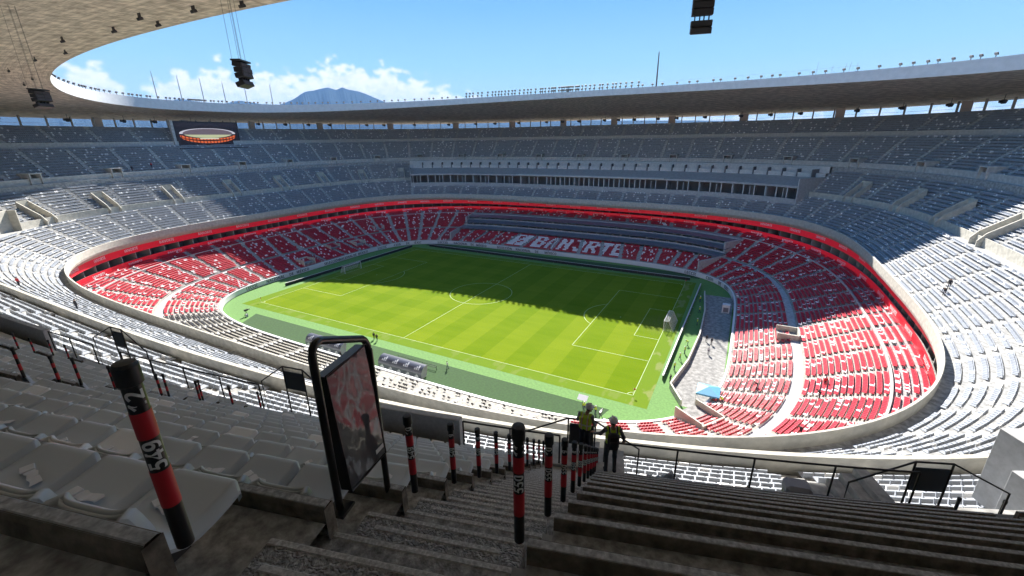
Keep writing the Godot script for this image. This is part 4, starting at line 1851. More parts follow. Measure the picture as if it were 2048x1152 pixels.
func gate(label: String, t0: float, t1: float, d: float, ytop: float, ybase: float, armL: float, armR: float) -> void:
	var black: StandardMaterial3D = plain("rail black", 0.014, 0.014, 0.015, 0.4)
	var o := thing("stair_gate", label, "gate", by(t0, d, ybase), "gates at the stair heads")
	var base := o.position
	var a := by(t0, d, 0) - Vector3(base.x, 0, base.z)
	var c := by(t1, d, 0) - Vector3(base.x, 0, base.z)
	var h := ytop - ybase
	var m := MB.new()
	m.tube([a, a + Vector3.UP * h], 0.028, 8)
	part("post", m.mesh(), black, o)
	m = MB.new()
	m.tube([c, c + Vector3.UP * h], 0.028, 8)
	part("post", m.mesh(), black, o)
	m = MB.new()
	m.tube([a + Vector3.UP * h, c + Vector3.UP * h], 0.028, 8)
	part("top_bar", m.mesh(), black, o)
	m = MB.new()
	var x := (c - a).normalized()
	m.cbox((a + c) * 0.5 + Vector3.UP * (h - 0.55), Vector3(a.distance_to(c) - 0.07, 0.75, 0.03), 0.006, Basis(x, Vector3.UP, x.cross(Vector3.UP)))
	part("panel", m.mesh(), plain("panel dark", 0.045, 0.047, 0.05, 0.35), o)
	if armL > 0.0:
		m = MB.new()
		var e := by(t0 - armL, d + 0.25, ytop - 0.62) - base
		m.tube([a + Vector3.UP * h, e, Vector3(e.x, 0, e.z)], 0.026, 8)
		part("sloping_rail", m.mesh(), black, o)
	if armR > 0.0:
		m = MB.new()
		var e := by(t1 + armR, d + 0.25, ytop - 0.62) - base
		m.tube([c + Vector3.UP * h, e, Vector3(e.x, 0, e.z)], 0.026, 8)
		part("sloping_rail", m.mesh(), black, o)

func wall_run(label: String, t0: float, t1: float, d: float, ytop: float, mat: Material) -> void:
	var m := MB.new()
	sweep(m, ft(t1, 22.8), ft(t0, 22.8), 2.0, [Vector2(d, 33.0), Vector2(d, ytop - 0.02), Vector2(d + 0.02, ytop), Vector2(d + 0.22, ytop), Vector2(d + 0.24, ytop - 0.02), Vector2(d + 0.24, 33.0)])
	for t in [t0, t1]:
		var f := ft(t, 22.8)
		m.quad(at(f, d, 33.0), at(f, d, ytop - 0.01), at(f, d + 0.24, ytop - 0.01), at(f, d + 0.24, 33.0), fbasis(f).x * (-1.0 if t == t0 else 1.0))
	var o := MeshInstance3D.new()
	o.name = numbered("barrier_wall")
	o.mesh = m.mesh()
	o.material_override = mat
	add_child(o, true)
	tag(o, label, "wall")

func build_front() -> void:
	front_rows()
	front_stairs()
	front_posts()
	front_seats()
	sign_frame()
	var painted := rough_mat("barrier paint", 0.58, 0.58, 0.58, 131, 0.02, 0.85, 0.5, 0.8)
	wall_run("solid grey barrier wall in front of shaded seats at the left edge", -46.0, -25.4, 22.72, 35.0, painted)
	wall_run("solid grey barrier wall just left of the stair foot", -8.6, -4.1, 22.66, 35.0, painted)
	rail_run("black guard rail between grey barrier wall and the left stair gate", -25.2, -21.6, 22.85, 34.95, 33.0, 1.8)
	rail_run("black guard rail between the left and middle stair gates", -19.6, -11.9, 22.85, 34.95, 33.0, 1.9)
	rail_run("black guard rail on the left of the stair foot", -4.0, -1.0, 22.85, 34.95, 33.0, 1.5)
	rail_run("long black guard rail in front of the bare rows right of the stairs", 0.3, 8.2, 22.85, 34.95, 33.0, 2.0)
	gate("black stair gate with dark panel at the foot of the stairs behind the workers", -0.82, 0.0, 22.1, 35.05, 33.0, 1.5, 1.3)
	gate("black stair gate with dark panel right of the bare rows beside grey block", 8.3, 9.2, 22.5, 35.0, 33.0, 1.6, 1.3)
	gate("black stair gate at the middle left, next to the black sign stand", -11.4, -10.5, 22.1, 35.35, 33.0, 0.9, 1.2)
	gate("black stair gate with dark panel at the far left", -21.6, -20.8, 22.0, 35.4, 33.0, 1.2, 1.9)
	# stair heads: small flights down to the walkway
	for s in [[-1.6, 0.9, "concrete landing with steps at the foot of the stairs"], [6.2, 8.6, "concrete steps left of the right stair gate"]]:
		var o := thing("landing_steps", s[2], "steps", by(s[0], 22.0, 33.0))
		for i in 4:
			var m := MB.new()
			var w := 0.32
			var t: float = s[1] - 0.9 - w * i
			m.cbox(Vector3.ZERO, Vector3(w + 0.02 if i < 3 else 0.9, 0.9 - 0.22 * i, 1.3), 0.01)
			var st := part("step", m.mesh(), rough_mat("stair concrete", 0.44, 0.43, 0.40, 67, 0.02, 0.7, 0.2, 0.9), o)
			st.transform = Transform3D(fbasis(ft(t)), by(t, 22.2, 33.0 + (0.9 - 0.22 * i) * 0.5) - o.position)
	# grey block at the right edge, in two steps
	var blk := thing("concrete_block", "painted grey concrete block of an entrance at the right edge", "block", by(13.2, 21.0, 31.0))
	var pm := rough_mat("block paint", 0.46, 0.47, 0.49, 133, 0.015, 0.85, 0.4, 0.75)
	var m1 := MB.new()
	m1.cbox(Vector3(1.2, 1.15, 0.5), Vector3(3.4, 2.3, 1.9), 0.02)
	part("lower_body", m1.mesh(), pm, blk).transform.basis = fbasis(ft(13.2, 21.0))
	m1 = MB.new()
	m1.cbox(Vector3(1.9, 1.45, -1.1), Vector3(3.4, 2.9, 1.3), 0.02)
	part("upper_body", m1.mesh(), pm, blk).transform.basis = fbasis(ft(13.2, 21.0))
	for q in [[9.6, 22.55], [10.7, 22.55]]:
		var bo := thing("black_bollard", "short black bollard " + ("left" if q[0] < 10.0 else "right") + " of the pair before the grey block", "bollard", by(q[0], q[1], 33.0), "black bollards")
		var mb := MB.new()
		mb.lathe(Vector3.ZERO, [Vector2(0.06, 0), Vector2(0.06, 0.02), Vector2(0.038, 0.03), Vector2(0.038, 0.92)], 12)
		part("tube", mb.mesh(), plain("post black", 0.012, 0.012, 0.014, 0.35), bo)
		mb = MB.new()
		mb.lathe(Vector3.ZERO, [Vector2(0.046, 0.88), Vector2(0.046, 0.97), Vector2(0.0, 0.99)], 12)
		part("cap", mb.mesh(), plain("post cap", 0.016, 0.016, 0.018, 0.5), bo)
	# things left on the walkway
	var card := rough_mat("cardboard", 0.40, 0.33, 0.24, 141, 0.03, 0.7, 1.0)
	var cov := plain("cover grey", 0.30, 0.30, 0.34, 0.7)
	var dkb := plain("bin dark", 0.035, 0.037, 0.045, 0.5)
	var bin := thing("covered_bin", "dark bin under a pale grey cover on the walkway", "bin", by(5.7, 22.35, 33.0))
	var mm := MB.new()
	mm.cbox(Vector3(0, 0.28, 0), Vector3(0.62, 0.56, 0.5), 0.03)
	part("body", mm.mesh(), dkb, bin)
	mm = MB.new()
	mm.cbox(Vector3(0, 0.68, 0), Vector3(0.66, 0.36, 0.54), 0.09, Basis(Vector3.UP, 0.2))
	part("cover", mm.mesh(), cov, bin)
	var bx := thing("plastic_crate", "dark plastic crate beside the covered bin", "crate", by(6.5, 22.35, 33.0))
	mm = MB.new()
	mm.cbox(Vector3(0, 0.16, 0), Vector3(0.55, 0.32, 0.4), 0.02, Basis(Vector3.UP, 0.3))
	part("body", mm.mesh(), dkb, bx)
	mm = MB.new()
	mm.cbox(Vector3(0, 0.335, 0), Vector3(0.58, 0.03, 0.43), 0.008, Basis(Vector3.UP, 0.3))
	part("lid", mm.mesh(), plain("lid grey", 0.12, 0.13, 0.15, 0.4), bx)
	for q in [[3.9, 22.3, 0.2, "flattened cardboard leaning in the middle of the walkway"], [4.7, 22.35, -0.4, "open cardboard box just left of the covered bin"]]:
		var cb := thing("cardboard_box", q[3], "box", by(q[0], q[1], 33.0), "cardboard on the walkway")
		mm = MB.new()
		mm.box(Vector3(0, 0.13, 0), Vector3(0.7, 0.26, 0.45), Basis(Vector3.UP, q[2]))
		part("body", mm.mesh(), card, cb)
		mm = MB.new()
		mm.box(Vector3(0.45, 0.27, 0.1), Vector3(0.35, 0.012, 0.42), Basis(Vector3(0, 0, 1), -0.5) * Basis(Vector3.UP, q[2]))
		part("flap", mm.mesh(), card, cb)
	var tp := thing("grey_tarpaulin", "crumpled grey tarpaulin heap near the stair foot", "tarpaulin", by(2.3, 22.35, 33.0))
	mm = MB.new()
	var fz := FastNoiseLite.new()
	fz.seed = 12
	fz.frequency = 1.6
	var gg := []
	for i in 15:
		var row := []
		for j in 15:
			var x := (i - 7) / 7.0
			var z := (j - 7) / 7.0
			var hh := maxf(0.0, 1.0 - sqrt(x * x + z * z)) * 0.75 + 0.28 * fz.get_noise_2d(x * 1.5, z * 1.5)
			row.append(Vector3(x * 0.75, maxf(0.01, hh), z * 0.45))
		gg.append(row)
	for i in 14:
		for j in 14:
			mm.quad(gg[i][j], gg[i + 1][j], gg[i + 1][j + 1], gg[i][j + 1], Vector3.UP)
	part("sheet", mm.mesh(), plain("tarp grey", 0.33, 0.34, 0.38, 0.6), tp)

func bar(mb: MB, a: Vector3, b: Vector3, w: float) -> void:
	var t := (b - a).normalized()
	var s := t.cross(Vector3.UP if absf(t.y) < 0.9 else Vector3.RIGHT).normalized()
	mb.box((a + b) * 0.5, Vector3(w, w, a.distance_to(b)), Basis(s, t.cross(s), t))

func goal(label: String, x: float, s: float) -> void:
	var o := thing("football_goal", label, "goal", Vector3(x, 0.01, 0), "goals")
	var white := plain("goal white", 0.72, 0.72, 0.72, 0.4)
	for z in [-3.66, 3.66]:
		var m := MB.new()
		m.tube([Vector3(0, 0, z), Vector3(0, 2.44, z)], 0.06, 10)
		part("post", m.mesh(), white, o)
		m = MB.new()
		m.tube([Vector3(0, 2.44, z), Vector3(1.0 * s, 2.40, z), Vector3(2.2 * s, 0.05, z)], 0.03, 6)
		part("side_stay", m.mesh(), white, o)
	var m := MB.new()
	m.tube([Vector3(0, 2.44, -3.66), Vector3(0, 2.44, 3.66)], 0.06, 10)
	part("crossbar", m.mesh(), white, o)
	m = MB.new()
	var w := 0.022
	for i in 31:
		var z := -3.66 + 7.32 * i / 30.0
		bar(m, Vector3(0.03 * s, 2.42, z), Vector3(1.0 * s, 2.38, z), w)
		bar(m, Vector3(1.0 * s, 2.38, z), Vector3(2.2 * s, 0.04, z), w)
	for i in 9:
		var q := i / 8.0
		var p := Vector3(lerpf(1.0, 2.2, q) * s, lerpf(2.38, 0.04, q), 0)
		bar(m, p + Vector3(0, 0, -3.66), p + Vector3(0, 0, 3.66), w)
		for z in [-3.66, 3.66]:
			bar(m, Vector3(0.03 * s, p.y, z), Vector3(p.x, p.y, z), w)
	for i in 4:
		bar(m, Vector3((0.2 + i * 0.25) * s, 2.41, -3.66), Vector3((0.2 + i * 0.25) * s, 2.41, 3.66), w)
	part("net", m.mesh(), plain("net cord", 0.55, 0.56, 0.56, 0.8), o)

func board_run(label: String, a: Vector3, b: Vector3, inward: Vector3, face: Material) -> void:
	var o := thing("advertising_board", label, "board", a, "dark boards round the pitch")
	var n := int(round(a.distance_to(b) / 5.5))
	var t := (b - a).normalized()
	var L := a.distance_to(b) / n
	var bs := Basis(t, Vector3.UP, t.cross(Vector3.UP))
	for i in n:
		var m := MB.new()
		m.cbox(Vector3.ZERO, Vector3(L - 0.03, 0.95, 0.12), 0.01)
		var p := part("panel", m.mesh(), face, o)
		p.transform = Transform3D(bs, t * (L * (i + 0.5)) + Vector3.UP * 0.5)
		m = MB.new()
		m.box(Vector3(0, 0.49, 0), Vector3(L - 0.03, 0.03, 0.30))
		m.box(Vector3(0, -0.46, 0.0), Vector3(0.08, 0.06, 0.7))
		part("cap_and_foot", m.mesh(), plain("board cap", 0.50, 0.50, 0.48, 0.6), p)

func dugout(label: String, x0: float, x1: float) -> void:
	var o := thing("team_dugout", label, "dugout", Vector3(x0, 0, 45.2), "team dugouts")
	var L := x1 - x0
	var shell := plain("dugout grey", 0.085, 0.09, 0.115, 0.3)
	var white := plain("dugout mark", 0.62, 0.63, 0.66, 0.5)
	var prof := []
	for i in 11:
		var a := lerpf(-0.05, PI * 0.62, i / 10.0)
		prof.append(Vector2(1.45 * cos(a), 0.75 + 1.55 * sin(a)))
	prof.push_front(Vector2(1.45, 0.05))
	var m := MB.new()
	for i in prof.size() - 1:
		var p: Vector2 = prof[i]
		var q: Vector2 = prof[i + 1]
		m.quad(Vector3(0, p.y, p.x), Vector3(L, p.y, p.x), Vector3(L, q.y, q.x), Vector3(0, q.y, q.x), Vector3(0, (p.y + q.y) * 0.5 - 0.7, (p.x + q.x) * 0.5))
	part("canopy", m.mesh(), shell, o)
	for x in [0.0, L]:
		m = MB.new()
		for i in prof.size() - 1:
			m.tri(Vector3(x, 0.05, 0.0), Vector3(x, prof[i].y, prof[i].x), Vector3(x, prof[i + 1].y, prof[i + 1].x), Vector3(-1 if x == 0.0 else 1, 0, 0))
		part("end_panel", m.mesh(), plain("dugout end", 0.40, 0.40, 0.40, 0.5), o)
	# seats inside
	for i in int(L / 0.75):
		m = MB.new()
		m.cbox(Vector3(0.5 + i * 0.75, 0.45, 0.6), Vector3(0.5, 0.1, 0.5), 0.03)
		m.cbox(Vector3(0.5 + i * 0.75, 0.85, 0.9), Vector3(0.5, 0.75, 0.1), 0.03)
		part("seat", m.mesh(), plain("dugout seat", 0.02, 0.02, 0.025, 0.5), o)
	# three-bar marks: five on the back, four on the top
	for i in 5:
		m = MB.new()
		var c := L * (i + 0.5) / 5.0
		for k in 3:
			var h: float = [0.30, 0.52, 0.74][k]
			var x := c - 0.42 + k * 0.34
			m.quad(Vector3(x - 0.10, 0.20, 1.458), Vector3(x + 0.14, 0.20, 1.458), Vector3(x + 0.14 - h * 0.5 + 0.05, 0.20 + h * 0.85, 1.462), Vector3(x - 0.10 - h * 0.5 + 0.05, 0.20 + h * 0.85, 1.462), Vector3(0, 0, 1))
		part("back_mark", m.mesh(), white, o)
	for i in 4:
		m = MB.new()
		var c := L * (i + 0.5) / 4.0
		for k in 3:
			var h: float = [0.35, 0.62, 0.9][k]
			var x := c - 0.55 + k * 0.42
			var a0 := 0.62
			var a1 := 0.62 + h * 0.75
			var p := Vector3(0, 0.75 + 1.565 * sin(a0), 1.465 * cos(a0))
			var q := Vector3(0, 0.75 + 1.565 * sin(a1), 1.465 * cos(a1))
			var r := Vector3(0, 0.75 + 1.575 * sin((a0 + a1) / 2), 1.475 * cos((a0 + a1) / 2))
			m.quad(p + Vector3(x, 0, 0), p + Vector3(x + 0.3, 0, 0), r + Vector3(x + 0.3, 0, 0), r + Vector3(x, 0, 0), Vector3(0, 1, 1))
			m.quad(r + Vector3(x, 0, 0), r + Vector3(x + 0.3, 0, 0), q + Vector3(x + 0.3, 0, 0), q + Vector3(x, 0, 0), Vector3(0, 1, 1))
		part("top_mark", m.mesh(), white, o)

func build_pitch_things() -> void:
	goal("white goal with net at the left end, in the roof's shadow", -52.5, -1.0)
	goal("white goal with net at the right end, on the shadow's edge", 52.5, 1.0)
	var dark := plain("board dark", 0.012, 0.013, 0.015, 0.45)
	board_run("long dark advertising board behind the left goal", Vector3(-59.2, 0, 21.5), Vector3(-57.0, 0, -36.5), Vector3.RIGHT, dark)
	board_run("long dark advertising board along the far touchline", Vector3(-51.0, 0, -40.6), Vector3(53.5, 0, -38.6), Vector3.BACK, dark)
	board_run("long dark advertising board behind the right goal", Vector3(57.0, 0, -34.0), Vector3(56.2, 0, 26.4), Vector3.LEFT, dark)
	dugout("grey curved dugout right of the black sign stand", 4.6, 15.6)
	dugout("grey curved dugout partly hidden behind the black sign stand", -17.2, -6.2)
	# black bench rails in front of the right dugout
	for i in 3:
		var r := thing("bench_rail", "low black rail on the turf before the right dugout, %s from the left" % ordinal(i), "rail", Vector3(6.0 + i * 3.4, 0, 42.4), "rails before the dugout")
		var m := MB.new()
		m.tube([Vector3(0, 0.9, 0), Vector3(3.1, 0.9, 0)], 0.05, 6)
		m.tube([Vector3(0, 0.5, 0), Vector3(3.1, 0.5, 0)], 0.05, 6)
		part("bars", m.mesh(), plain("rail black", 0.014, 0.014, 0.015, 0.4), r)
		for x in [0.05, 3.05]:
			m = MB.new()
			m.tube([Vector3(x, 0, 0), Vector3(x, 0.92, 0)], 0.05, 6)
			part("leg", m.mesh(), plain("rail black", 0.014, 0.014, 0.015, 0.4), r)
	# blue canopy tent in the yard corner
	var tn := thing("canopy_tent", "small blue canopy tent in the corner of the service yard", "tent", Vector3(64.2, 0, 30.4))
	var m := MB.new()
	var top := Vector3(0, 3.1, 0)
	var cs := [Vector3(-1.8, 2.4, -1.8), Vector3(1.8, 2.4, -1.8), Vector3(1.8, 2.4, 1.8), Vector3(-1.8, 2.4, 1.8)]
	for i in 4:
		m.tri(cs[i], cs[(i + 1) % 4], top, Vector3.UP)
		m.quad(cs[i], cs[(i + 1) % 4], cs[(i + 1) % 4] + Vector3.DOWN * 0.3, cs[i] + Vector3.DOWN * 0.3, (cs[i] + cs[(i + 1) % 4]) * Vector3(1, 0, 1))
	part("cover", m.mesh(), plain("tent blue", 0.10, 0.33, 0.55, 0.6), tn)
	for i in 4:
		m = MB.new()
		m.tube([Vector3(cs[i].x, 0, cs[i].z), cs[i]], 0.04, 6)
		part("leg", m.mesh(), plain("goal white", 0.72, 0.72, 0.72, 0.4), tn)
	# white cabinet in the yard
	var cb := thing("equipment_cabinet", "white equipment cabinet standing against the lower stand in the yard", "cabinet", Vector3(64.8, 0, -15.0))
	m = MB.new()
	m.cbox(Vector3(0, 1.1, 0), Vector3(1.8, 2.2, 1.6), 0.04)
	part("body", m.mesh(), plain("cabinet white", 0.6, 0.61, 0.63, 0.5), cb)
	m = MB.new()
	m.box(Vector3(0, 0.9, 0.81), Vector3(1.2, 1.2, 0.02))
	part("door", m.mesh(), plain("cabinet grey", 0.16, 0.16, 0.18, 0.5), cb)
	# television camera on a stand at the near left corner, and one at the near right
	for q in [[-46.3, 42.0, "cluster of a camera on tripod at the near left corner"], [49.5, 43.6, "camera on tripod beside the near right corner"]]:
		var c := thing("broadcast_camera", q[2], "camera", Vector3(q[0], 0, q[1]), "cameras on tripods")
		var bk := plain("rail black", 0.014, 0.014, 0.015, 0.4)
		for i in 3:
			m = MB.new()
			var a := TAU * i / 3.0
			m.tube([Vector3(cos(a) * 0.6, 0, sin(a) * 0.6), Vector3(0, 1.3, 0)], 0.05, 6)
			part("leg", m.mesh(), bk, c)
		m = MB.new()
		m.cbox(Vector3(0, 1.55, 0), Vector3(0.4, 0.45, 0.9), 0.05)
		m.tube([Vector3(0, 1.55, -0.4), Vector3(0, 1.55, -1.0)], 0.14, 10)
		part("camera_body", m.mesh(), bk, c)
		m = MB.new()
		m.cbox(Vector3(0.7, 0.4, 0.4), Vector3(0.6, 0.7, 0.5), 0.03)
		part("case", m.mesh(), plain("case grey", 0.30, 0.33, 0.34, 0.5), c)
	var wp := thing("white_panel", "tilted white reflector panel on a stand by the near right corner", "panel", Vector3(45.6, 0, 41.0))
	m = MB.new()
	m.cbox(Vector3(0, 1.6, 0), Vector3(1.7, 0.06, 1.1), 0.01, Basis(Vector3.RIGHT, 0.5))
	part("sheet", m.mesh(), plain("cabinet white", 0.6, 0.61, 0.63, 0.5), wp)
	m = MB.new()
	m.tube([Vector3(0, 0, 0), Vector3(0, 1.6, 0)], 0.04, 6)
	part("stand", m.mesh(), plain("rail black", 0.014, 0.014, 0.015, 0.4), wp)
	# corner flags
	for q in [[52.5, 34.0, "near right"], [-52.5, 34.0, "near left"], [52.5, -34.0, "far right"]]:
		var cf := thing("corner_flag", "corner flag at the %s corner of the pitch" % q[2], "flag", Vector3(q[0], 0.0, q[1]), "corner flags")
		m = MB.new()
		m.tube([Vector3.ZERO, Vector3(0, 1.5, 0)], 0.02, 6)
		part("pole", m.mesh(), plain("goal white", 0.72, 0.72, 0.72, 0.4), cf)
		m = MB.new()
		m.box(Vector3(0.2, 1.33, 0), Vector3(0.4, 0.3, 0.01))
		part("cloth", m.mesh(), plain("flag red", 0.4, 0.02, 0.03, 0.7), cf)

func rin_at_az(az: float) -> float:
	var best := 1e9
	var r := 0.0
	for i in NT:
		var p := rin(i)
		var a := rad_to_deg(atan2(p.x - CAM.x, -(p.z - CAM.z)))
		var e := absf(a - az) - Vector2(p.x - CAM.x, p.z - CAM.z).length() * 0.03
		if absf(a - az) < 1.2 and e < best:
			best = e
			r = i
	return r

func floodlight(base: Vector3, inward: Vector3, size: float, legs: float, label: String) -> Node3D:
	var o := thing("floodlight", label, "floodlight", base, "floodlights along the roof edge")
	var dk := plain("lamp dark", 0.03, 0.03, 0.034, 0.5)
	var z := -inward
	var b := Basis(Vector3.UP.cross(z).normalized(), Vector3.UP, z)
	var m := MB.new()
	m.box(Vector3(0, legs * 0.5, 0), Vector3(0.10, legs, 0.10), b)
	part("stem", m.mesh(), dk, o)
	m = MB.new()
	var tilt := b * Basis(Vector3.RIGHT, -0.6)
	m.cbox(Vector3(0, legs + size * 0.35, 0), Vector3(size, size * 0.8, size * 0.4), size * 0.08, tilt)
	part("lamp_head", m.mesh(), dk, o)
	m = MB.new()
	m.box(Vector3(0, legs + size * 0.35, 0) - tilt.z * size * 0.21, Vector3(size * 0.85, size * 0.65, 0.02), tilt)
	part("lens", m.mesh(), plain("lamp glass", 0.25, 0.26, 0.28, 0.1), o)
	return o

func speaker_cluster(label: String, p: Vector3, turn: float, w: float, n: int, lean: float) -> void:
	var o := thing("speaker_array", label, "speakers", p, "hanging speaker arrays")
	var dk := plain("speaker dark", 0.022, 0.022, 0.026, 0.5)
	var gr := plain("speaker grille", 0.05, 0.045, 0.055, 0.7)
	var b := Basis(Vector3.UP, turn)
	var y := 0.0
	var z := 0.0
	var h := 0.36
	for i in n:
		var m := MB.new()
		var t := lean * (i - 1.0)
		var bb := b * Basis(Vector3.RIGHT, t)
		m.cbox(Vector3.ZERO, Vector3(w, h - 0.02, 0.62), 0.03)
		m.box(Vector3(0, 0, -0.315), Vector3(w * 0.92, h * 0.8, 0.01))
		var s := part("cabinet", m.mesh(), dk, o)
		s.transform = Transform3D(bb, b * Vector3(0, -y, z))
		m = MB.new()
		m.box(Vector3(-w * 0.23, 0, -0.325), Vector3(w * 0.4, h * 0.75, 0.012))
		m.box(Vector3(w * 0.23, 0, -0.325), Vector3(w * 0.4, h * 0.75, 0.012))
		part("grille", m.mesh(), gr, s)
		y += h * cos(t)
		z += h * sin(t) * 0.8
		if i == n / 2:
			y += 0.22
	# rigging bumper and cables up to the roof
	var m := MB.new()
	m.cbox(Vector3(0, h * 0.75, 0), Vector3(w * 1.05, 0.12, 0.7), 0.02, b)
	part("bumper", m.mesh(), dk, o)
	for q in [[-0.45, 0.25], [-0.2, -0.2], [0.0, 0.1], [0.25, -0.2], [0.45, 0.25]]:
		m = MB.new()
		var a: Vector3 = b * Vector3(q[0] * w, h, q[1])
		m.tube([a, Vector3(a.x * 0.9, 56.8 - p.y, a.z * 0.9)], 0.012, 5)
		part("cable", m.mesh(), plain("cable grey", 0.08, 0.08, 0.09, 0.6), o)
	for s in [-0.33, -0.1, 0.1, 0.33]:
		m = MB.new()
		m.box(b * Vector3(s * w, -(h * (n / 2 + 0.5)) - 0.11, 0), Vector3(0.05, 0.34, 0.3), b)
		part("link", m.mesh(), dk, o)

func scoreboard() -> void:
	var o := thing("video_screen", "large video screen showing a lit stadium high on the left end", "screen", Vector3(-125.4, 41.0, -2.2))
	var dk := plain("screen frame", 0.02, 0.02, 0.024, 0.6)
	var m := MB.new()
	m.cbox(Vector3(-0.8, 4.9, 0), Vector3(1.4, 10.0, 24.0), 0.05)
	part("cabinet", m.mesh(), dk, o)
	m = MB.new()
	m.cbox(Vector3(-0.1, 4.9, 12.6), Vector3(1.2, 10.2, 0.9), 0.05)
	part("side_pillar", m.mesh(), mats["pale concrete"], o)
	m = MB.new()
	m.cbox(Vector3(1.4, 0.1, 0), Vector3(3.2, 0.35, 25.5), 0.04)
	part("ledge", m.mesh(), dk, o)
	var w := 384
	var h := 160
	var im := Image.create(w, h, false, Image.FORMAT_RGB8)
	im.fill(Color(0.10, 0.09, 0.13))
	var r := RandomNumberGenerator.new()
	r.seed = 3
	for y in h:
		for x in w:
			var u := (x - 190.0) / 165.0
			var v := (y - 72.0) / 34.0
			var e := u * u + v * v
			var c := Color(0.10, 0.09, 0.13)
			if y < 26 and r.randf() < 0.05:
				c = Color(0.6, 0.55, 0.65)
			if r.randf() < 0.012:
				c = Color(0.7, 0.6, 0.55)
			var u2 := (x - 190.0) / 174.0
			var v2 := (y - 90.0) / 50.0
			if u2 * u2 + v2 * v2 < 1.0 and y > 84:
				c = Color(0.95, 0.45, 0.22) if (x / 7) % 3 != 0 else Color(0.55, 0.22, 0.12)
				if v2 > 0.55 * sqrt(maxf(0.0, 1.0 - u2 * u2)) and v2 < 0.72 * sqrt(maxf(0.0, 1.0 - u2 * u2)):
					c = Color(0.2, 0.1, 0.08)
			if e < 1.12 and e > 0.88:
				c = Color(0.85, 0.85, 0.9) if v < 0.1 else Color(0.16, 0.14, 0.18)
			if e < 0.88:
				c = Color(0.45, 0.40, 0.45)
				if v > 0.25:
					c = Color(0.80, 0.82, 0.66)
			if absf(x - 190) < 60 and y > 104 and y < 112:
				c = Color(0.95, 0.93, 0.85)
			im.set_pixel(x, y, c)
	var sm := StandardMaterial3D.new()
	sm.resource_name = "screen picture"
	sm.albedo_color = Color(0.02, 0.02, 0.02)
	sm.emission_enabled = true
	sm.emission_operator = BaseMaterial3D.EMISSION_OP_MULTIPLY
	sm.emission = Color(1, 1, 1)
	sm.emission_energy_multiplier = 0.2
	sm.emission_texture = ImageTexture.create_from_image(im)
	sm.roughness = 0.4
	m = MB.new()
	var q := [Vector3(-0.08, 0.9, 11.5), Vector3(-0.08, 0.9, -11.5), Vector3(-0.08, 9.4, -11.5), Vector3(-0.08, 9.4, 11.5)]
	m.quad(q[0], q[1], q[2], q[3], Vector3.RIGHT)
	for k in m.v.size():
		m.u.append(Vector2((11.5 - m.v[k].z) / 23.0, (9.4 - m.v[k].y) / 8.5))
	part("display", m.mesh(), sm, o)

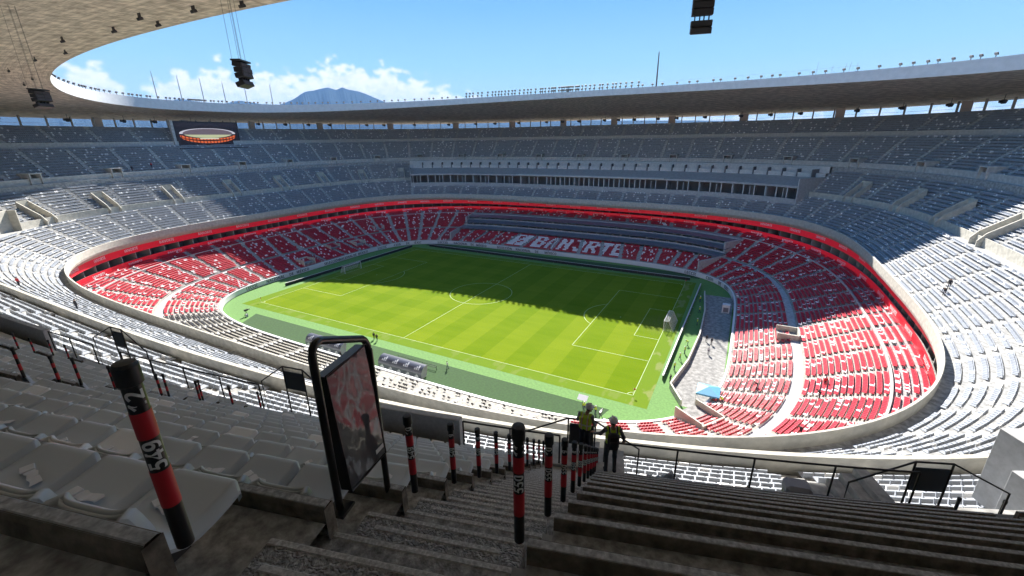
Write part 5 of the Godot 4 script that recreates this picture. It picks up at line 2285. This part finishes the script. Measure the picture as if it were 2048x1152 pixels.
func build_roof_things() -> void:
	scoreboard()
	# floodlights on the far roof edge
	var fl := rin_at_az(-72.0)
	var fr := rin_at_az(17.5)
	var fd0 := rin_at_az(-33.5)
	var fd1 := rin_at_az(-12.5)
	var i := 0
	var f := fl
	var r := RandomNumberGenerator.new()
	r.seed = 71
	while f < fr:
		var p := rin(f, 1.0)
		var inward := -nrm(f)
		floodlight(p - inward * 0.5, inward, 0.72, 0.5, "small dark floodlight standing on the white roof edge")
		var dbl := f > fd0 and f < fd1
		if dbl:
			floodlight(p - inward * 0.9, inward, 0.72, 1.6, "dark floodlight on the raised second row above the roof edge")
		f += (3.6 if dbl else 6.2) * r.randf_range(0.6, 1.6)
		i += 1
	# light hoops of pipe behind the lamps
	for az in range(-33, 8, 2):
		var g := rin_at_az(az)
		var o := thing("pipe_hoop", "thin pipe hoop on the roof edge, %s from the left" % ordinal((az + 33) / 2), "hoop", rin(g, 1.0) + nrm(g) * 1.2, "pipe hoops on the roof")
		var t := fbasis(g).x
		var m := MB.new()
		m.tube([t * -2.6, t * -2.6 + Vector3.UP * 1.5, t * 2.6 + Vector3.UP * 1.5, t * 2.6], 0.022, 5)
		part("pipe", m.mesh(), plain("hoop grey", 0.22, 0.22, 0.22, 0.6), o)
	# masts
	var k := 0
	for q in [[-64.65, 9.2], [-62.7, 8.9], [-60.87, 8.7], [-59.0, 8.2], [-57.1, 7.6], [-54.75, 8.0]]:
		var g := rin_at_az(q[0])
		var ms := thing("roof_mast", "thin grey mast on the far left roof, %s from the left" % ordinal(k), "mast", rin(g, 1.0) + nrm(g) * 1.5, "masts on the roof")
		var m := MB.new()
		m.lathe(Vector3.ZERO, [Vector2(0.16, -0.5), Vector2(0.13, q[1] * 0.6), Vector2(0.07, q[1]), Vector2(0.0, q[1])], 8)
		part("pole", m.mesh(), plain("mast grey", 0.28, 0.29, 0.31, 0.5), ms)
		m = MB.new()
		m.cbox(Vector3(0, -0.3, 0), Vector3(0.7, 0.4, 0.7), 0.03)
		part("footing", m.mesh(), plain("mast grey", 0.28, 0.29, 0.31, 0.5), ms)
		k += 1
	var g := rin_at_az(-11.1)
	var fp := thing("flagpole", "tall bare flagpole on the far roof above the middle", "flagpole", rin(g, 1.0) + nrm(g) * 2.0)
	var m := MB.new()
	m.lathe(Vector3.ZERO, [Vector2(0.26, -0.5), Vector2(0.22, 5.0), Vector2(0.15, 10.6), Vector2(0.0, 10.7)], 10)
	part("pole", m.mesh(), plain("pole brown", 0.10, 0.075, 0.075, 0.6), fp)
	m = MB.new()
	m.lathe(Vector3(0, 10.75, 0), [Vector2(0.0, 0.22), Vector2(0.15, 0.12), Vector2(0.15, -0.02), Vector2(0.0, -0.1)], 8)
	part("finial", m.mesh(), plain("pole brown", 0.10, 0.075, 0.075, 0.6), fp)
	k = 0
	for q in [[4.4, 3.4], [5.6, 2.2], [6.6, 2.4], [7.0, 2.6], [7.4, 2.3]]:
		g = rin_at_az(q[0])
		var an := thing("roof_antenna", "slim antenna on the right part of the roof, %s of five from the left" % ordinal(k), "antenna", rin(g, 1.0) + nrm(g) * 2.0, "antennas")
		m = MB.new()
		m.tube([Vector3(0, -0.3, 0), Vector3(0.25, q[1], 0)], 0.035, 5)
		part("rod", m.mesh(), plain("mast grey", 0.28, 0.29, 0.31, 0.5), an)
		k += 1
	# hanging speakers under the near roof
	speaker_cluster("dark speaker array hanging on cables against the clouds", Vector3(30.6, 48.55, 79.8), deg_to_rad(-58.0), 1.55, 4, 0.18)
	speaker_cluster("tall dark speaker array hanging at the top right in the blue sky", Vector3(61.3, 50.95, 71.5), deg_to_rad(12.0), 1.15, 6, 0.06)
	speaker_cluster("dark speaker array hanging before the brown soffit at the left", Vector3(-1.2, 48.3, 81.6), deg_to_rad(-60.0), 1.7, 4, 0.15)
	# small lamps fixed under the near roof edge
	k = 0
	var nf := rin_near(15.0)
	while nf < rin_near(-78.0):
		var p := rin(nf).lerp(at(nf, 49.0, 51.3), 0.05 + 0.03 * (k % 3))
		var so := thing("soffit_lamp", "small twin lamp under the near roof edge, %s along it from the stairs side" % ordinal(k), "lamp", p - Vector3.UP * 0.25, "lamps under the roof")
		var t := fbasis(nf)
		for s in [-0.24, 0.24]:
			m = MB.new()
			m.cbox(Vector3(0, -0.15, 0) + t.x * s, Vector3(0.34, 0.30, 0.34), 0.04, t * Basis(Vector3.RIGHT, 0.4))
			part("lamp_head", m.mesh(), plain("lamp dark", 0.03, 0.03, 0.034, 0.5), so)
		m = MB.new()
		m.box(Vector3(0, 0.28, 0), Vector3(0.6, 0.6, 0.06), t)
		part("bracket", m.mesh(), plain("lamp dark", 0.03, 0.03, 0.034, 0.5), so)
		nf += r.randf_range(14.0, 30.0)
		k += 1
	# darker lamps and boxes in the slot under the far roof
	k = 0
	var ff := near1 + 10.0
	while ff < NT + 90.0:
		var p := at(ff, r.randf_range(39.5, 42.0), 51.2)
		var so := thing("slot_lamp", "dark lamp cluster hanging in the slot under the far roof", "lamp", p, "lamp clusters under the far roof")
		var t := fbasis(ff)
		m = MB.new()
		m.cbox(Vector3(0, -0.6, 0), Vector3(r.randf_range(0.8, 1.3), 0.9, 0.8), 0.1, t * Basis(Vector3.RIGHT, 0.5))
		m.cbox(Vector3(0, -0.5, 0) + t.x * 0.8, Vector3(0.7, 0.7, 0.7), 0.1, t * Basis(Vector3.RIGHT, -0.2))
		part("lamp_head", m.mesh(), plain("lamp dark", 0.03, 0.03, 0.034, 0.5), so)
		m = MB.new()
		m.box(Vector3(0, 0.4, 0), Vector3(0.1, 1.6, 0.1), t)
		part("stem", m.mesh(), plain("lamp dark", 0.03, 0.03, 0.034, 0.5), so)
		ff += r.randf_range(14.0, 34.0)
		k += 1

func rin_near(x: float) -> float:
	var best := 1e9
	var o := 0.0
	for i in NT:
		var p := rin(i)
		if p.z > 0.0 and absf(p.x - x) < best:
			best = absf(p.x - x)
			o = i
	return o

# ---- bodies: tapered bones joined with a smooth minimum, meshed as surface nets
# bone = [a, b, radius a, radius b, colour]
func flesh(mb: MB, bones: Array, cell: float, k: float, paint = null) -> void:
	var lo := Vector3.ONE * 1e9
	var hi := -lo
	for b in bones:
		var r: float = maxf(b[2], b[3]) + 0.05
		lo = lo.min(b[0] - Vector3.ONE * r).min(b[1] - Vector3.ONE * r)
		hi = hi.max(b[0] + Vector3.ONE * r).max(b[1] + Vector3.ONE * r)
	var nx := int((hi.x - lo.x) / cell) + 2
	var ny := int((hi.y - lo.y) / cell) + 2
	var nz := int((hi.z - lo.z) / cell) + 2
	var fld := PackedFloat32Array()
	fld.resize(nx * ny * nz)
	fld.fill(1.0)
	var who := PackedByteArray()
	who.resize(nx * ny * nz)
	var near := PackedFloat32Array()
	near.resize(nx * ny * nz)
	near.fill(9.0)
	for bi in bones.size():
		var b: Array = bones[bi]
		var a: Vector3 = b[0]
		var ab: Vector3 = b[1] - a
		var L2 := maxf(ab.length_squared(), 1e-8)
		var rr: float = maxf(b[2], b[3]) + k * 1.2 + cell * 2.0
		var l := (a.min(b[1]) - Vector3.ONE * rr - lo) / cell
		var h := (a.max(b[1]) + Vector3.ONE * rr - lo) / cell
		for z in range(maxi(0, int(l.z)), mini(nz, int(h.z) + 1)):
			for y in range(maxi(0, int(l.y)), mini(ny, int(h.y) + 1)):
				for x in range(maxi(0, int(l.x)), mini(nx, int(h.x) + 1)):
					var p := lo + Vector3(x, y, z) * cell
					var t := clampf((p - a).dot(ab) / L2, 0.0, 1.0)
					var d := p.distance_to(a + ab * t) - lerpf(b[2], b[3], t)
					var i := (z * ny + y) * nx + x
					if d < near[i]:
						near[i] = d
						who[i] = bi
					var o := fld[i]
					var g := clampf(0.5 + 0.5 * (o - d) / k, 0.0, 1.0)
					fld[i] = lerpf(o, d, g) - k * g * (1.0 - g)
	var idx := PackedInt32Array()
	idx.resize(nx * ny * nz)
	idx.fill(-1)
	var vs := PackedVector3Array()
	var cs := PackedColorArray()
	var corner := [0, 1, nx, nx + 1, nx * ny, nx * ny + 1, nx * ny + nx, nx * ny + nx + 1]
	var off := [Vector3(0, 0, 0), Vector3(1, 0, 0), Vector3(0, 1, 0), Vector3(1, 1, 0), Vector3(0, 0, 1), Vector3(1, 0, 1), Vector3(0, 1, 1), Vector3(1, 1, 1)]
	var edges := [[0, 1], [2, 3], [4, 5], [6, 7], [0, 2], [1, 3], [4, 6], [5, 7], [0, 4], [1, 5], [2, 6], [3, 7]]
	for z in nz - 1:
		for y in ny - 1:
			for x in nx - 1:
				var i := (z * ny + y) * nx + x
				var f0 := fld[i]
				if absf(f0) > cell * 2.5:
					continue
				var inside := 0
				for c in 8:
					if fld[i + corner[c]] < 0.0:
						inside += 1
				if inside == 0 or inside == 8:
					continue
				var s := Vector3.ZERO
				var n := 0
				for e in edges:
					var p0 := fld[i + corner[e[0]]]
					var p1 := fld[i + corner[e[1]]]
					if (p0 < 0.0) != (p1 < 0.0):
						s += off[e[0]].lerp(off[e[1]], p0 / (p0 - p1))
						n += 1
				idx[i] = vs.size()
				var v := lo + (Vector3(x, y, z) + s / n) * cell
				vs.append(v)
				var col: Color = bones[who[i]][4]
				if paint != null:
					col = paint.call(v, col)
				cs.append(col)
	var ns := PackedVector3Array()
	ns.resize(vs.size())
	var tris := PackedInt32Array()
	for z in range(1, nz - 1):
		for y in range(1, ny - 1):
			for x in range(1, nx - 1):
				var i := (z * ny + y) * nx + x
				var f0 := fld[i] < 0.0
				for ax in 3:
					var j: int = i + [1, nx, nx * ny][ax]
					if f0 == (fld[j] < 0.0):
						continue
					var u: int = [nx, nx * ny, 1][ax]
					var w: int = [nx * ny, 1, nx][ax]
					var q := [idx[i], idx[i - u], idx[i - u - w], idx[i - w]]
					if q[0] < 0 or q[1] < 0 or q[2] < 0 or q[3] < 0:
						continue
					for t in [[0, 1, 2], [0, 2, 3]]:
						var a: int = q[t[0]]
						var b: int = q[t[1]]
						var c: int = q[t[2]]
						var m := (vs[b] - vs[a]).cross(vs[c] - vs[a])
						var outw := Vector3.ZERO
						outw[ax] = 1.0 if f0 else -1.0
						if m.dot(outw) < 0.0:
							m = -m
						ns[a] += m
						ns[b] += m
						ns[c] += m
						tris.append_array(PackedInt32Array([a, b, c]))
	mb.use_col = true
	for t in range(0, tris.size(), 3):
		var a := tris[t]
		var b := tris[t + 1]
		var c := tris[t + 2]
		mb.tris(vs[a], vs[b], vs[c], ns[a].normalized(), ns[b].normalized(), ns[c].normalized())
		for q in 3:
			mb.c.remove_at(mb.c.size() - 1)
		var m := (vs[b] - vs[a]).cross(vs[c] - vs[a])
		if m.dot(ns[a] + ns[b] + ns[c]) > 0.0:
			mb.c.append_array(PackedColorArray([cs[a], cs[c], cs[b]]))
		else:
			mb.c.append_array(PackedColorArray([cs[a], cs[b], cs[c]]))

# J: joints by name; front is -z
func stand_pose() -> Dictionary:
	return {"hipL": Vector3(-0.09, 0.93, 0.0), "hipR": Vector3(0.09, 0.93, 0.0), "kneeL": Vector3(-0.10, 0.50, -0.02), "kneeR": Vector3(0.10, 0.50, -0.02), "ankL": Vector3(-0.11, 0.09, 0.02), "ankR": Vector3(0.11, 0.09, 0.02), "toeL": Vector3(-0.13, 0.04, -0.16), "toeR": Vector3(0.13, 0.04, -0.16), "pel": Vector3(0, 0.98, 0), "chest": Vector3(0, 1.30, 0.0), "neck": Vector3(0, 1.46, 0.0), "head": Vector3(0, 1.61, -0.02), "shL": Vector3(-0.18, 1.41, 0.0), "shR": Vector3(0.18, 1.41, 0.0), "elL": Vector3(-0.25, 1.13, 0.03), "elR": Vector3(0.25, 1.13, 0.03), "wrL": Vector3(-0.24, 0.89, -0.07), "wrR": Vector3(0.24, 0.89, -0.07), "faceTo": Vector3(0, 0, -1)}

func person_mesh(J: Dictionary, shirt: Color, sleeve: Color, pants: Color, shoe: Color, skin: Color, hair: Color, cell: float) -> ArrayMesh:
	var bones := []
	for s in ["L", "R"]:
		bones.append([J["hip" + s], J["knee" + s], 0.088, 0.060, pants])
		bones.append([J["knee" + s], J["ank" + s], 0.062, 0.048, pants])
		bones.append([J["ank" + s] + Vector3(0, -0.03, 0.02), J["toe" + s], 0.050, 0.038, shoe])
		bones.append([J["sh" + s], J["el" + s], 0.058, 0.046, sleeve])
		bones.append([J["el" + s], J["wr" + s], 0.046, 0.033, sleeve])
		bones.append([J["chest"] + Vector3(-0.09 if s == "L" else 0.09, 0.05, 0.0), J["sh" + s], 0.10, 0.062, shirt])
		bones.append([J["chest"] + Vector3(-0.07 if s == "L" else 0.07, 0, 0), J["pel"] + Vector3(-0.06 if s == "L" else 0.06, 0.06, 0), 0.112, 0.105, shirt])
		bones.append([J["pel"], J["hip" + s], 0.105, 0.094, pants])
	bones.append([J["neck"] - Vector3(0, 0.06, 0), J["neck"] + Vector3(0, 0.05, -0.005), 0.058, 0.052, skin])
	var mb := MB.new()
	mb.use_col = true
	flesh(mb, bones, cell, 0.035)
	# head on a finer grid: skull, jaw, nose, ears
	var h: Vector3 = J["head"]
	var fw: Vector3 = J["faceTo"].normalized()
	var rt := fw.cross(Vector3.UP).normalized()
	var hb := [[h + Vector3.UP * 0.03 - fw * 0.02, h + Vector3.UP * 0.035 + fw * 0.02, 0.088, 0.082, hair], [h + fw * 0.035 - Vector3.UP * 0.02, h + fw * 0.05 - Vector3.UP * 0.075, 0.060, 0.040, skin], [h + fw * 0.105 + Vector3.UP * 0.01, h + fw * 0.118 - Vector3.UP * 0.022, 0.010, 0.016, skin], [h - Vector3.UP * 0.05, J["neck"] + Vector3.UP * 0.02, 0.060, 0.052, skin]]
	for s in [-1.0, 1.0]:
		hb.append([h + rt * s * 0.084 + Vector3.UP * 0.02, h + rt * s * 0.086 - Vector3.UP * 0.018, 0.014, 0.011, skin])
	var paint := func(p: Vector3, c: Color) -> Color:
		var q := p - h
		if q.dot(fw) > 0.035 and q.y < 0.055:
			c = skin
		for s in [-1.0, 1.0]:
			if p.distance_to(h + fw * 0.092 + rt * s * 0.033 + Vector3.UP * 0.012) < 0.014:
				c = Color(0.03, 0.025, 0.02)
		if q.dot(fw) > 0.06 and absf(q.y + 0.062) < 0.007 and absf(q.dot(rt)) < 0.028:
			c = Color(skin.r * 0.6, skin.g * 0.42, skin.b * 0.42)
		return c
	flesh(mb, hb, maxf(cell * 0.5, 0.009), 0.018, paint)
	# hands: palm and five bent fingers
	for s in ["L", "R"]:
		var w: Vector3 = J["wr" + s]
		var d: Vector3 = (w - J["el" + s]).normalized()
		if J.has("hand" + s):
			d = J["hand" + s].normalized()
		var side := d.cross(Vector3.UP if absf(d.y) < 0.8 else Vector3(0, 0, -1)).normalized()
		var nrm_ := side.cross(d).normalized()
		var curl := -nrm_ if nrm_.y > 0 else nrm_
		var fb := [[w, w + d * 0.075, 0.030, 0.034, skin], [w + d * 0.02 + side * 0.018, w + d * 0.08 + side * 0.026, 0.020, 0.016, skin], [w + d * 0.02 - side * 0.018, w + d * 0.08 - side * 0.026, 0.020, 0.016, skin]]
		for i in 4:
			var o: Vector3 = w + d * 0.085 + side * (-0.033 + 0.022 * i)
			var len_: float = [0.062, 0.072, 0.068, 0.052][i]
			fb.append([o, o + d * len_ * 0.55 + curl * 0.012, 0.0095, 0.009, skin])
			fb.append([o + d * len_ * 0.55 + curl * 0.012, o + d * len_ * 0.8 + curl * 0.045, 0.009, 0.0075, skin])
		var th := w + d * 0.03 + side * 0.036
		fb.append([th, th + d * 0.035 + side * 0.022, 0.012, 0.010, skin])
		fb.append([th + d * 0.035 + side * 0.022, th + d * 0.06 + side * 0.018 + curl * 0.015, 0.010, 0.008, skin])
		if cell < 0.02:
			flesh(mb, fb, 0.007, 0.008)
		else:
			mb.col = skin
			for q in fb:
				mb.tube([q[0], q[1]], (q[2] + q[3]) * 0.5, 5)
	return mb.mesh()

func helmet_mesh(fw: Vector3) -> ArrayMesh:
	var m := MB.new()
	var prof := [Vector2(0.122, -0.012), Vector2(0.124, 0.0)]
	for i in 9:
		var a := i / 8.0 * PI / 2
		prof.append(Vector2(0.116 * cos(a), 0.002 + 0.125 * sin(a)))
	m.lathe(Vector3.ZERO, prof, 22)
	# peak and ridge
	var rt := fw.cross(Vector3.UP).normalized()
	m.cbox(fw * 0.125 - Vector3.UP * 0.004, Vector3(0.15, 0.012, 0.07), 0.004, Basis(rt, Vector3.UP, -fw))
	m.cbox(Vector3.UP * 0.122, Vector3(0.03, 0.02, 0.17), 0.008, Basis(rt, Vector3.UP, -fw))
	return m.mesh()

func vest_mesh(J: Dictionary) -> ArrayMesh:
	var y := Color(0.46, 0.66, 0.05)
	var bones := []
	for s in [-1.0, 1.0]:
		var sh: Vector3 = J["shL"] if s < 0 else J["shR"]
		bones.append([J["chest"] + Vector3(0.09 * s, 0.05, 0.0), sh.lerp(J["neck"], 0.25), 0.116, 0.070, y])
		bones.append([J["chest"] + Vector3(0.072 * s, 0, 0), J["pel"] + Vector3(0.062 * s, 0.06, 0), 0.128, 0.124, y])
	var mb := MB.new()
	mb.use_col = true
	var ch: Vector3 = J["chest"]
	var paint := func(p: Vector3, c: Color) -> Color:
		var x := p.x - ch.x
		if absf(absf(x) - 0.085) < 0.016:
			return Color(0.55, 0.56, 0.52)
		if absf(p.y - (ch.y - 0.16)) < 0.022:
			return Color(0.55, 0.56, 0.52)
		if absf(absf(x) - 0.085) < 0.034 and p.y < ch.y + 0.08:
			return Color(0.62, 0.20, 0.04)
		return c
	flesh(mb, bones, 0.014, 0.03, paint)
	return mb.mesh()

func skin_mat() -> StandardMaterial3D:
	var m := plain("cloth and skin", 1, 1, 1, 0.8)
	m.vertex_color_use_as_albedo = true
	return m

func build_people() -> void:
	var cm := skin_mat()
	var skin := Color(0.36, 0.20, 0.13)
	var hair := Color(0.02, 0.015, 0.012)
	# ---- worker leaning at the rail, seen from behind
	var J := stand_pose()
	J["chest"] = Vector3(0.0, 1.29, -0.04)
	J["neck"] = Vector3(0.02, 1.45, -0.07)
	J["head"] = Vector3(0.06, 1.60, -0.12)
	J["faceTo"] = Vector3(0.75, -0.25, -0.6)
	J["shL"] = Vector3(-0.18, 1.40, -0.04)
	J["shR"] = Vector3(0.18, 1.39, -0.05)
	J["elL"] = Vector3(-0.27, 1.14, -0.10)
	J["wrL"] = Vector3(-0.20, 1.02, -0.33)
	J["elR"] = Vector3(0.27, 1.12, -0.04)
	J["wrR"] = Vector3(0.25, 1.02, -0.28)
	J["handL"] = Vector3(0.2, -0.1, -1)
	J["handR"] = Vector3(0.1, -0.1, -1)
	var w1 := thing("person", "worker in yellow-green vest, grey sleeves and grey helmet standing at the stair gate", "person", by(-0.30, 22.35, 33.98))
	w1.basis = fbasis(ft(-0.3)) * Basis(Vector3.UP, -0.25)
	part("body", person_mesh(J, Color(0.20, 0.20, 0.23), Color(0.20, 0.20, 0.23), Color(0.018, 0.020, 0.035), Color(0.02, 0.018, 0.016), skin, hair, 0.016), cm, w1)
	part("safety_vest", vest_mesh(J), cm, w1)
	var hm := part("helmet", helmet_mesh(Vector3(0.75, 0, -0.6).normalized()), plain("helmet grey", 0.62, 0.63, 0.68, 0.35), w1)
	hm.position = J["head"] + Vector3(0, 0.055, 0)
	# ---- worker with backpack stepping down
	J = stand_pose()
	J["kneeL"] = Vector3(-0.12, 0.52, -0.10)
	J["ankL"] = Vector3(-0.13, 0.11, 0.08)
	J["toeL"] = Vector3(-0.15, 0.04, -0.09)
	J["kneeR"] = Vector3(0.10, 0.50, -0.04)
	J["elL"] = Vector3(-0.32, 1.18, -0.08)
	J["wrL"] = Vector3(-0.46, 1.06, -0.26)
	J["elR"] = Vector3(0.30, 1.15, 0.0)
	J["wrR"] = Vector3(0.33, 0.93, -0.16)
	J["faceTo"] = Vector3(-0.55, -0.2, -0.8)
	J["handL"] = Vector3(-0.6, -0.15, -0.8)
	var w2 := thing("person", "worker with black backpack, yellow vest, jeans and white helmet at the stair foot", "person", by(0.47, 23.35, 34.36))
	w2.basis = fbasis(ft(0.5)) * Basis(Vector3.UP, 0.1)
	part("body", person_mesh(J, Color(0.16, 0.16, 0.18), Color(0.10, 0.10, 0.12), Color(0.040, 0.050, 0.060), Color(0.02, 0.022, 0.04), skin, hair, 0.016), cm, w2)
	part("safety_vest", vest_mesh(J), cm, w2)
	hm = part("helmet", helmet_mesh(Vector3(-0.55, 0, -0.8).normalized()), plain("helmet white", 0.74, 0.75, 0.78, 0.35), w2)
	hm.position = J["head"] + Vector3(0, 0.055, 0)
	var m := MB.new()
	m.cbox(Vector3(0, 1.19, 0.21), Vector3(0.30, 0.46, 0.18), 0.06)
	m.cbox(Vector3(0, 1.10, 0.31), Vector3(0.24, 0.24, 0.07), 0.025)
	for s in [-1.0, 1.0]:
		m.tube([Vector3(0.10 * s, 1.40, 0.16), Vector3(0.11 * s, 1.49, 0.02), Vector3(0.11 * s, 1.42, -0.12), Vector3(0.12 * s, 1.20, -0.13)], 0.018, 6)
	part("backpack", m.mesh(), plain("backpack black", 0.010, 0.010, 0.012, 0.7), w2)
	# ledge under the second worker's feet
	var lg := MB.new()
	lg.cbox(Vector3.ZERO, Vector3(0.8, 0.46, 0.7), 0.01)
	var ld := part("landing_block", lg.mesh(), mats["stair concrete"], upper)
	ld.transform = Transform3D(fbasis(ft(0.5)), by(0.47, 23.35, 34.36 - 0.235))
	var lg2 := MB.new()
	lg2.cbox(Vector3.ZERO, Vector3(2.4, 0.98, 1.0), 0.01)
	ld = part("landing_block", lg2.mesh(), mats["stair concrete"], upper)
	ld.transform = Transform3D(fbasis(ft(-0.3)), by(-0.30, 22.42, 33.98 - 0.495))
	# ---- small figures: four outfits in three poses, then copies
	var poses := []
	poses.append(stand_pose())
	var P := stand_pose()
	P["kneeL"] = Vector3(-0.1, 0.5, -0.14)
	P["ankL"] = Vector3(-0.1, 0.09, -0.16)
	P["toeL"] = Vector3(-0.1, 0.05, -0.32)
	P["kneeR"] = Vector3(0.1, 0.5, 0.04)
	P["ankR"] = Vector3(0.1, 0.11, 0.24)
	P["toeR"] = Vector3(0.1, 0.04, 0.08)
	P["wrL"] = Vector3(-0.25, 0.92, 0.16)
	P["elL"] = Vector3(-0.25, 1.14, 0.12)
	P["wrR"] = Vector3(0.25, 0.98, -0.22)
	poses.append(P)
	P = stand_pose()
	for k in ["chest", "shL", "shR"]:
		P[k] += Vector3(0, -0.16, -0.28)
	P["neck"] += Vector3(0, -0.24, -0.40)
	P["head"] += Vector3(0, -0.34, -0.50)
	P["elL"] = Vector3(-0.24, 0.92, -0.36)
	P["elR"] = Vector3(0.24, 0.92, -0.36)
	P["wrL"] = Vector3(-0.18, 0.68, -0.46)
	P["wrR"] = Vector3(0.18, 0.68, -0.46)
	poses.append(P)
	var fits := [[Color(0.03, 0.03, 0.035), Color(0.03, 0.03, 0.04), "dark clothes"], [Color(0.42, 0.55, 0.05), Color(0.03, 0.04, 0.09), "yellow vest"], [Color(0.45, 0.03, 0.04), Color(0.03, 0.03, 0.04), "red shirt"], [Color(0.55, 0.55, 0.56), Color(0.05, 0.06, 0.10), "white shirt"]]
	var protos := {}
	var spots := people_spots()
	for s in spots:
		var key := "%d_%d" % [s[2], s[3]]
		if not protos.has(key):
			var ft_: Array = fits[s[3]]
			protos[key] = person_mesh(poses[s[2]], ft_[0], ft_[0], ft_[1], Color(0.02, 0.02, 0.02), skin, hair, 0.03)
		var o := thing("person", s[4], "person", s[0], "people round the ground")
		o.rotation.y = s[1]
		part("body", protos[key], cm, o)
		if s[3] == 1:
			var h2 := part("helmet", helmet_mesh(Vector3(0, 0, -1)), plain("helmet white", 0.74, 0.75, 0.78, 0.35), o)
			h2.position = poses[s[2]]["head"] + Vector3(0, 0.05, 0)

# [place, turn, pose, outfit, label]
func people_spots() -> Array:
	return [
		[Vector3(-5.6, 0.01, 37.5), 0.6, 0, 0, "person in dark clothes walking on the turf at the near touchline, left of a pair"],
		[Vector3(-4.3, 0.01, 37.9), 0.4, 1, 0, "person in dark clothes walking on the turf at the near touchline, right of a pair"],
		[Vector3(17.6, 0.01, 41.1), 2.4, 1, 3, "person in white shirt standing right of the dugout on the turf"],
		[Vector3(46.3, 0.01, 42.2), 0.2, 0, 1, "person in yellow vest on the turf under the white reflector panel"],
		[Vector3(48.3, 0.01, 42.4), -0.4, 0, 1, "person in yellow vest on the turf right of the reflector panel"],
		[Vector3(58.2, 0.01, -20.0), 1.0, 0, 1, "person in yellow vest by the yard wall, farthest of the row"],
		[Vector3(58.9, 0.01, -11.5), 1.3, 1, 1, "person in yellow vest by the yard wall level with the far penalty spot"],
		[Vector3(59.2, 0.01, -3.2), 1.6, 0, 1, "person in yellow vest by the yard wall behind the right goal"],
		[Vector3(58.6, 0.01, 9.4), 1.6, 2, 1, "bending person in yellow vest at the start of the sunlit turf strip"],
		[Vector3(58.5, 0.01, 13.6), 1.2, 0, 1, "person in yellow vest on the sunlit turf strip, second of the row"],
		[Vector3(58.0, 0.01, 17.0), 1.2, 1, 1, "person in yellow vest on the sunlit turf strip, third of the row"],
		[Vector3(57.6, 0.01, 21.6), 1.0, 0, 1, "person in yellow vest at the near end of the sunlit turf strip"],
		[Vector3(57.6, 0.01, 26.6), 1.0, 0, 0, "person in dark clothes at the near end of the right board"],
		[Vector3(62.0, 0.01, 5.6), 0.2, 1, 0, "person in dark clothes walking in the shaded yard, left of a pair"],
		[Vector3(63.1, 0.01, 6.6), 0.5, 0, 0, "person in dark clothes walking in the shaded yard, right of a pair"],
		[Vector3(62.9, 0.01, 11.8), 0.0, 0, 3, "person in white shirt alone in the middle of the yard"],
		[low(FA - 7.3 * PER, 0.22, yl(6) + 0.02), 1.5, 2, 0, "worker bending over red seats in the sunlit right end, front block"],
		[low(FA - 7.0 * PER, 0.55, yl(14) + 0.02), 1.2, 2, 0, "worker bending over red seats right of the grey walkway"],
		[low(FA - 7.6 * PER, 0.56, yl(14) + 0.02), 0.4, 0, 2, "worker in red shirt among red seats right of the grey walkway"],
		[low(FA - 5.3 * PER, 0.58, yl(15) + 0.02), 2.0, 2, 0, "worker bending low in the red block near the curved cream wall"],
		[low(FA - 5.9 * PER, 0.10, yl(3) + 0.02), 0.7, 2, 1, "worker in yellow vest bending at the front red rows of the right end"],
		[at(FA - 9.6 * PER, 4.1, yA(3)), 2.6, 2, 0, "worker bending in the upper grey seats above the right bend"],
		[at(FA - 9.8 * PER, 5.0, yA(4)), 2.6, 0, 0, "worker in dark clothes standing in the upper grey seats above the right bend"],
		[at(FA - 11.4 * PER, 21.6, 33.0), 2.6, 0, 0, "person in dark clothes on the upper right walkway, left of two"],
		[at(FA - 11.2 * PER, 21.6, 33.0), 2.6, 1, 0, "person in dark clothes on the upper right walkway, right of two"],
		[by(24.0, 15.2, yB(2)), 3.0, 2, 2, "worker in red and orange among white seats at the lower right"],
		[at(FA + 9.3 * PER, 8.3, yA(8)), 0.5, 0, 2, "person in red shirt on the near left rows behind the rail"],
		[at(FA + 7.35 * PER, 7.4, yA(7)), 0.2, 0, 0, "person in dark clothes standing on the near left rows"],
		[at(FA + 10.6 * PER, 9.0, yA(8)), 0.5, 2, 0, "worker in dark clothes bending on the near left rows"],
		[low(FA + 6.9 * PER, 0.02, 1.5), 0.0, 0, 0, "person in dark clothes at the near pitch wall, left"],
		[low(FA + 6.1 * PER, 0.02, 1.5), 0.0, 0, 0, "person in dark clothes at the near pitch wall, by the dugouts"],
		[low(FA + 38.0 * PER, 0.10, yl(3)), 3.1, 0, 2, "person in red shirt standing before the white seat lettering"],
		[at(FA + 20.0 * PER, 24.0, yC(2)), 4.6, 0, 0, "person in dark clothes among blue-grey seats high on the left"],
		[at(FA + 20.6 * PER, 24.9, yC(3)), 4.6, 0, 2, "person in red shirt among blue-grey seats high on the left"],
	]
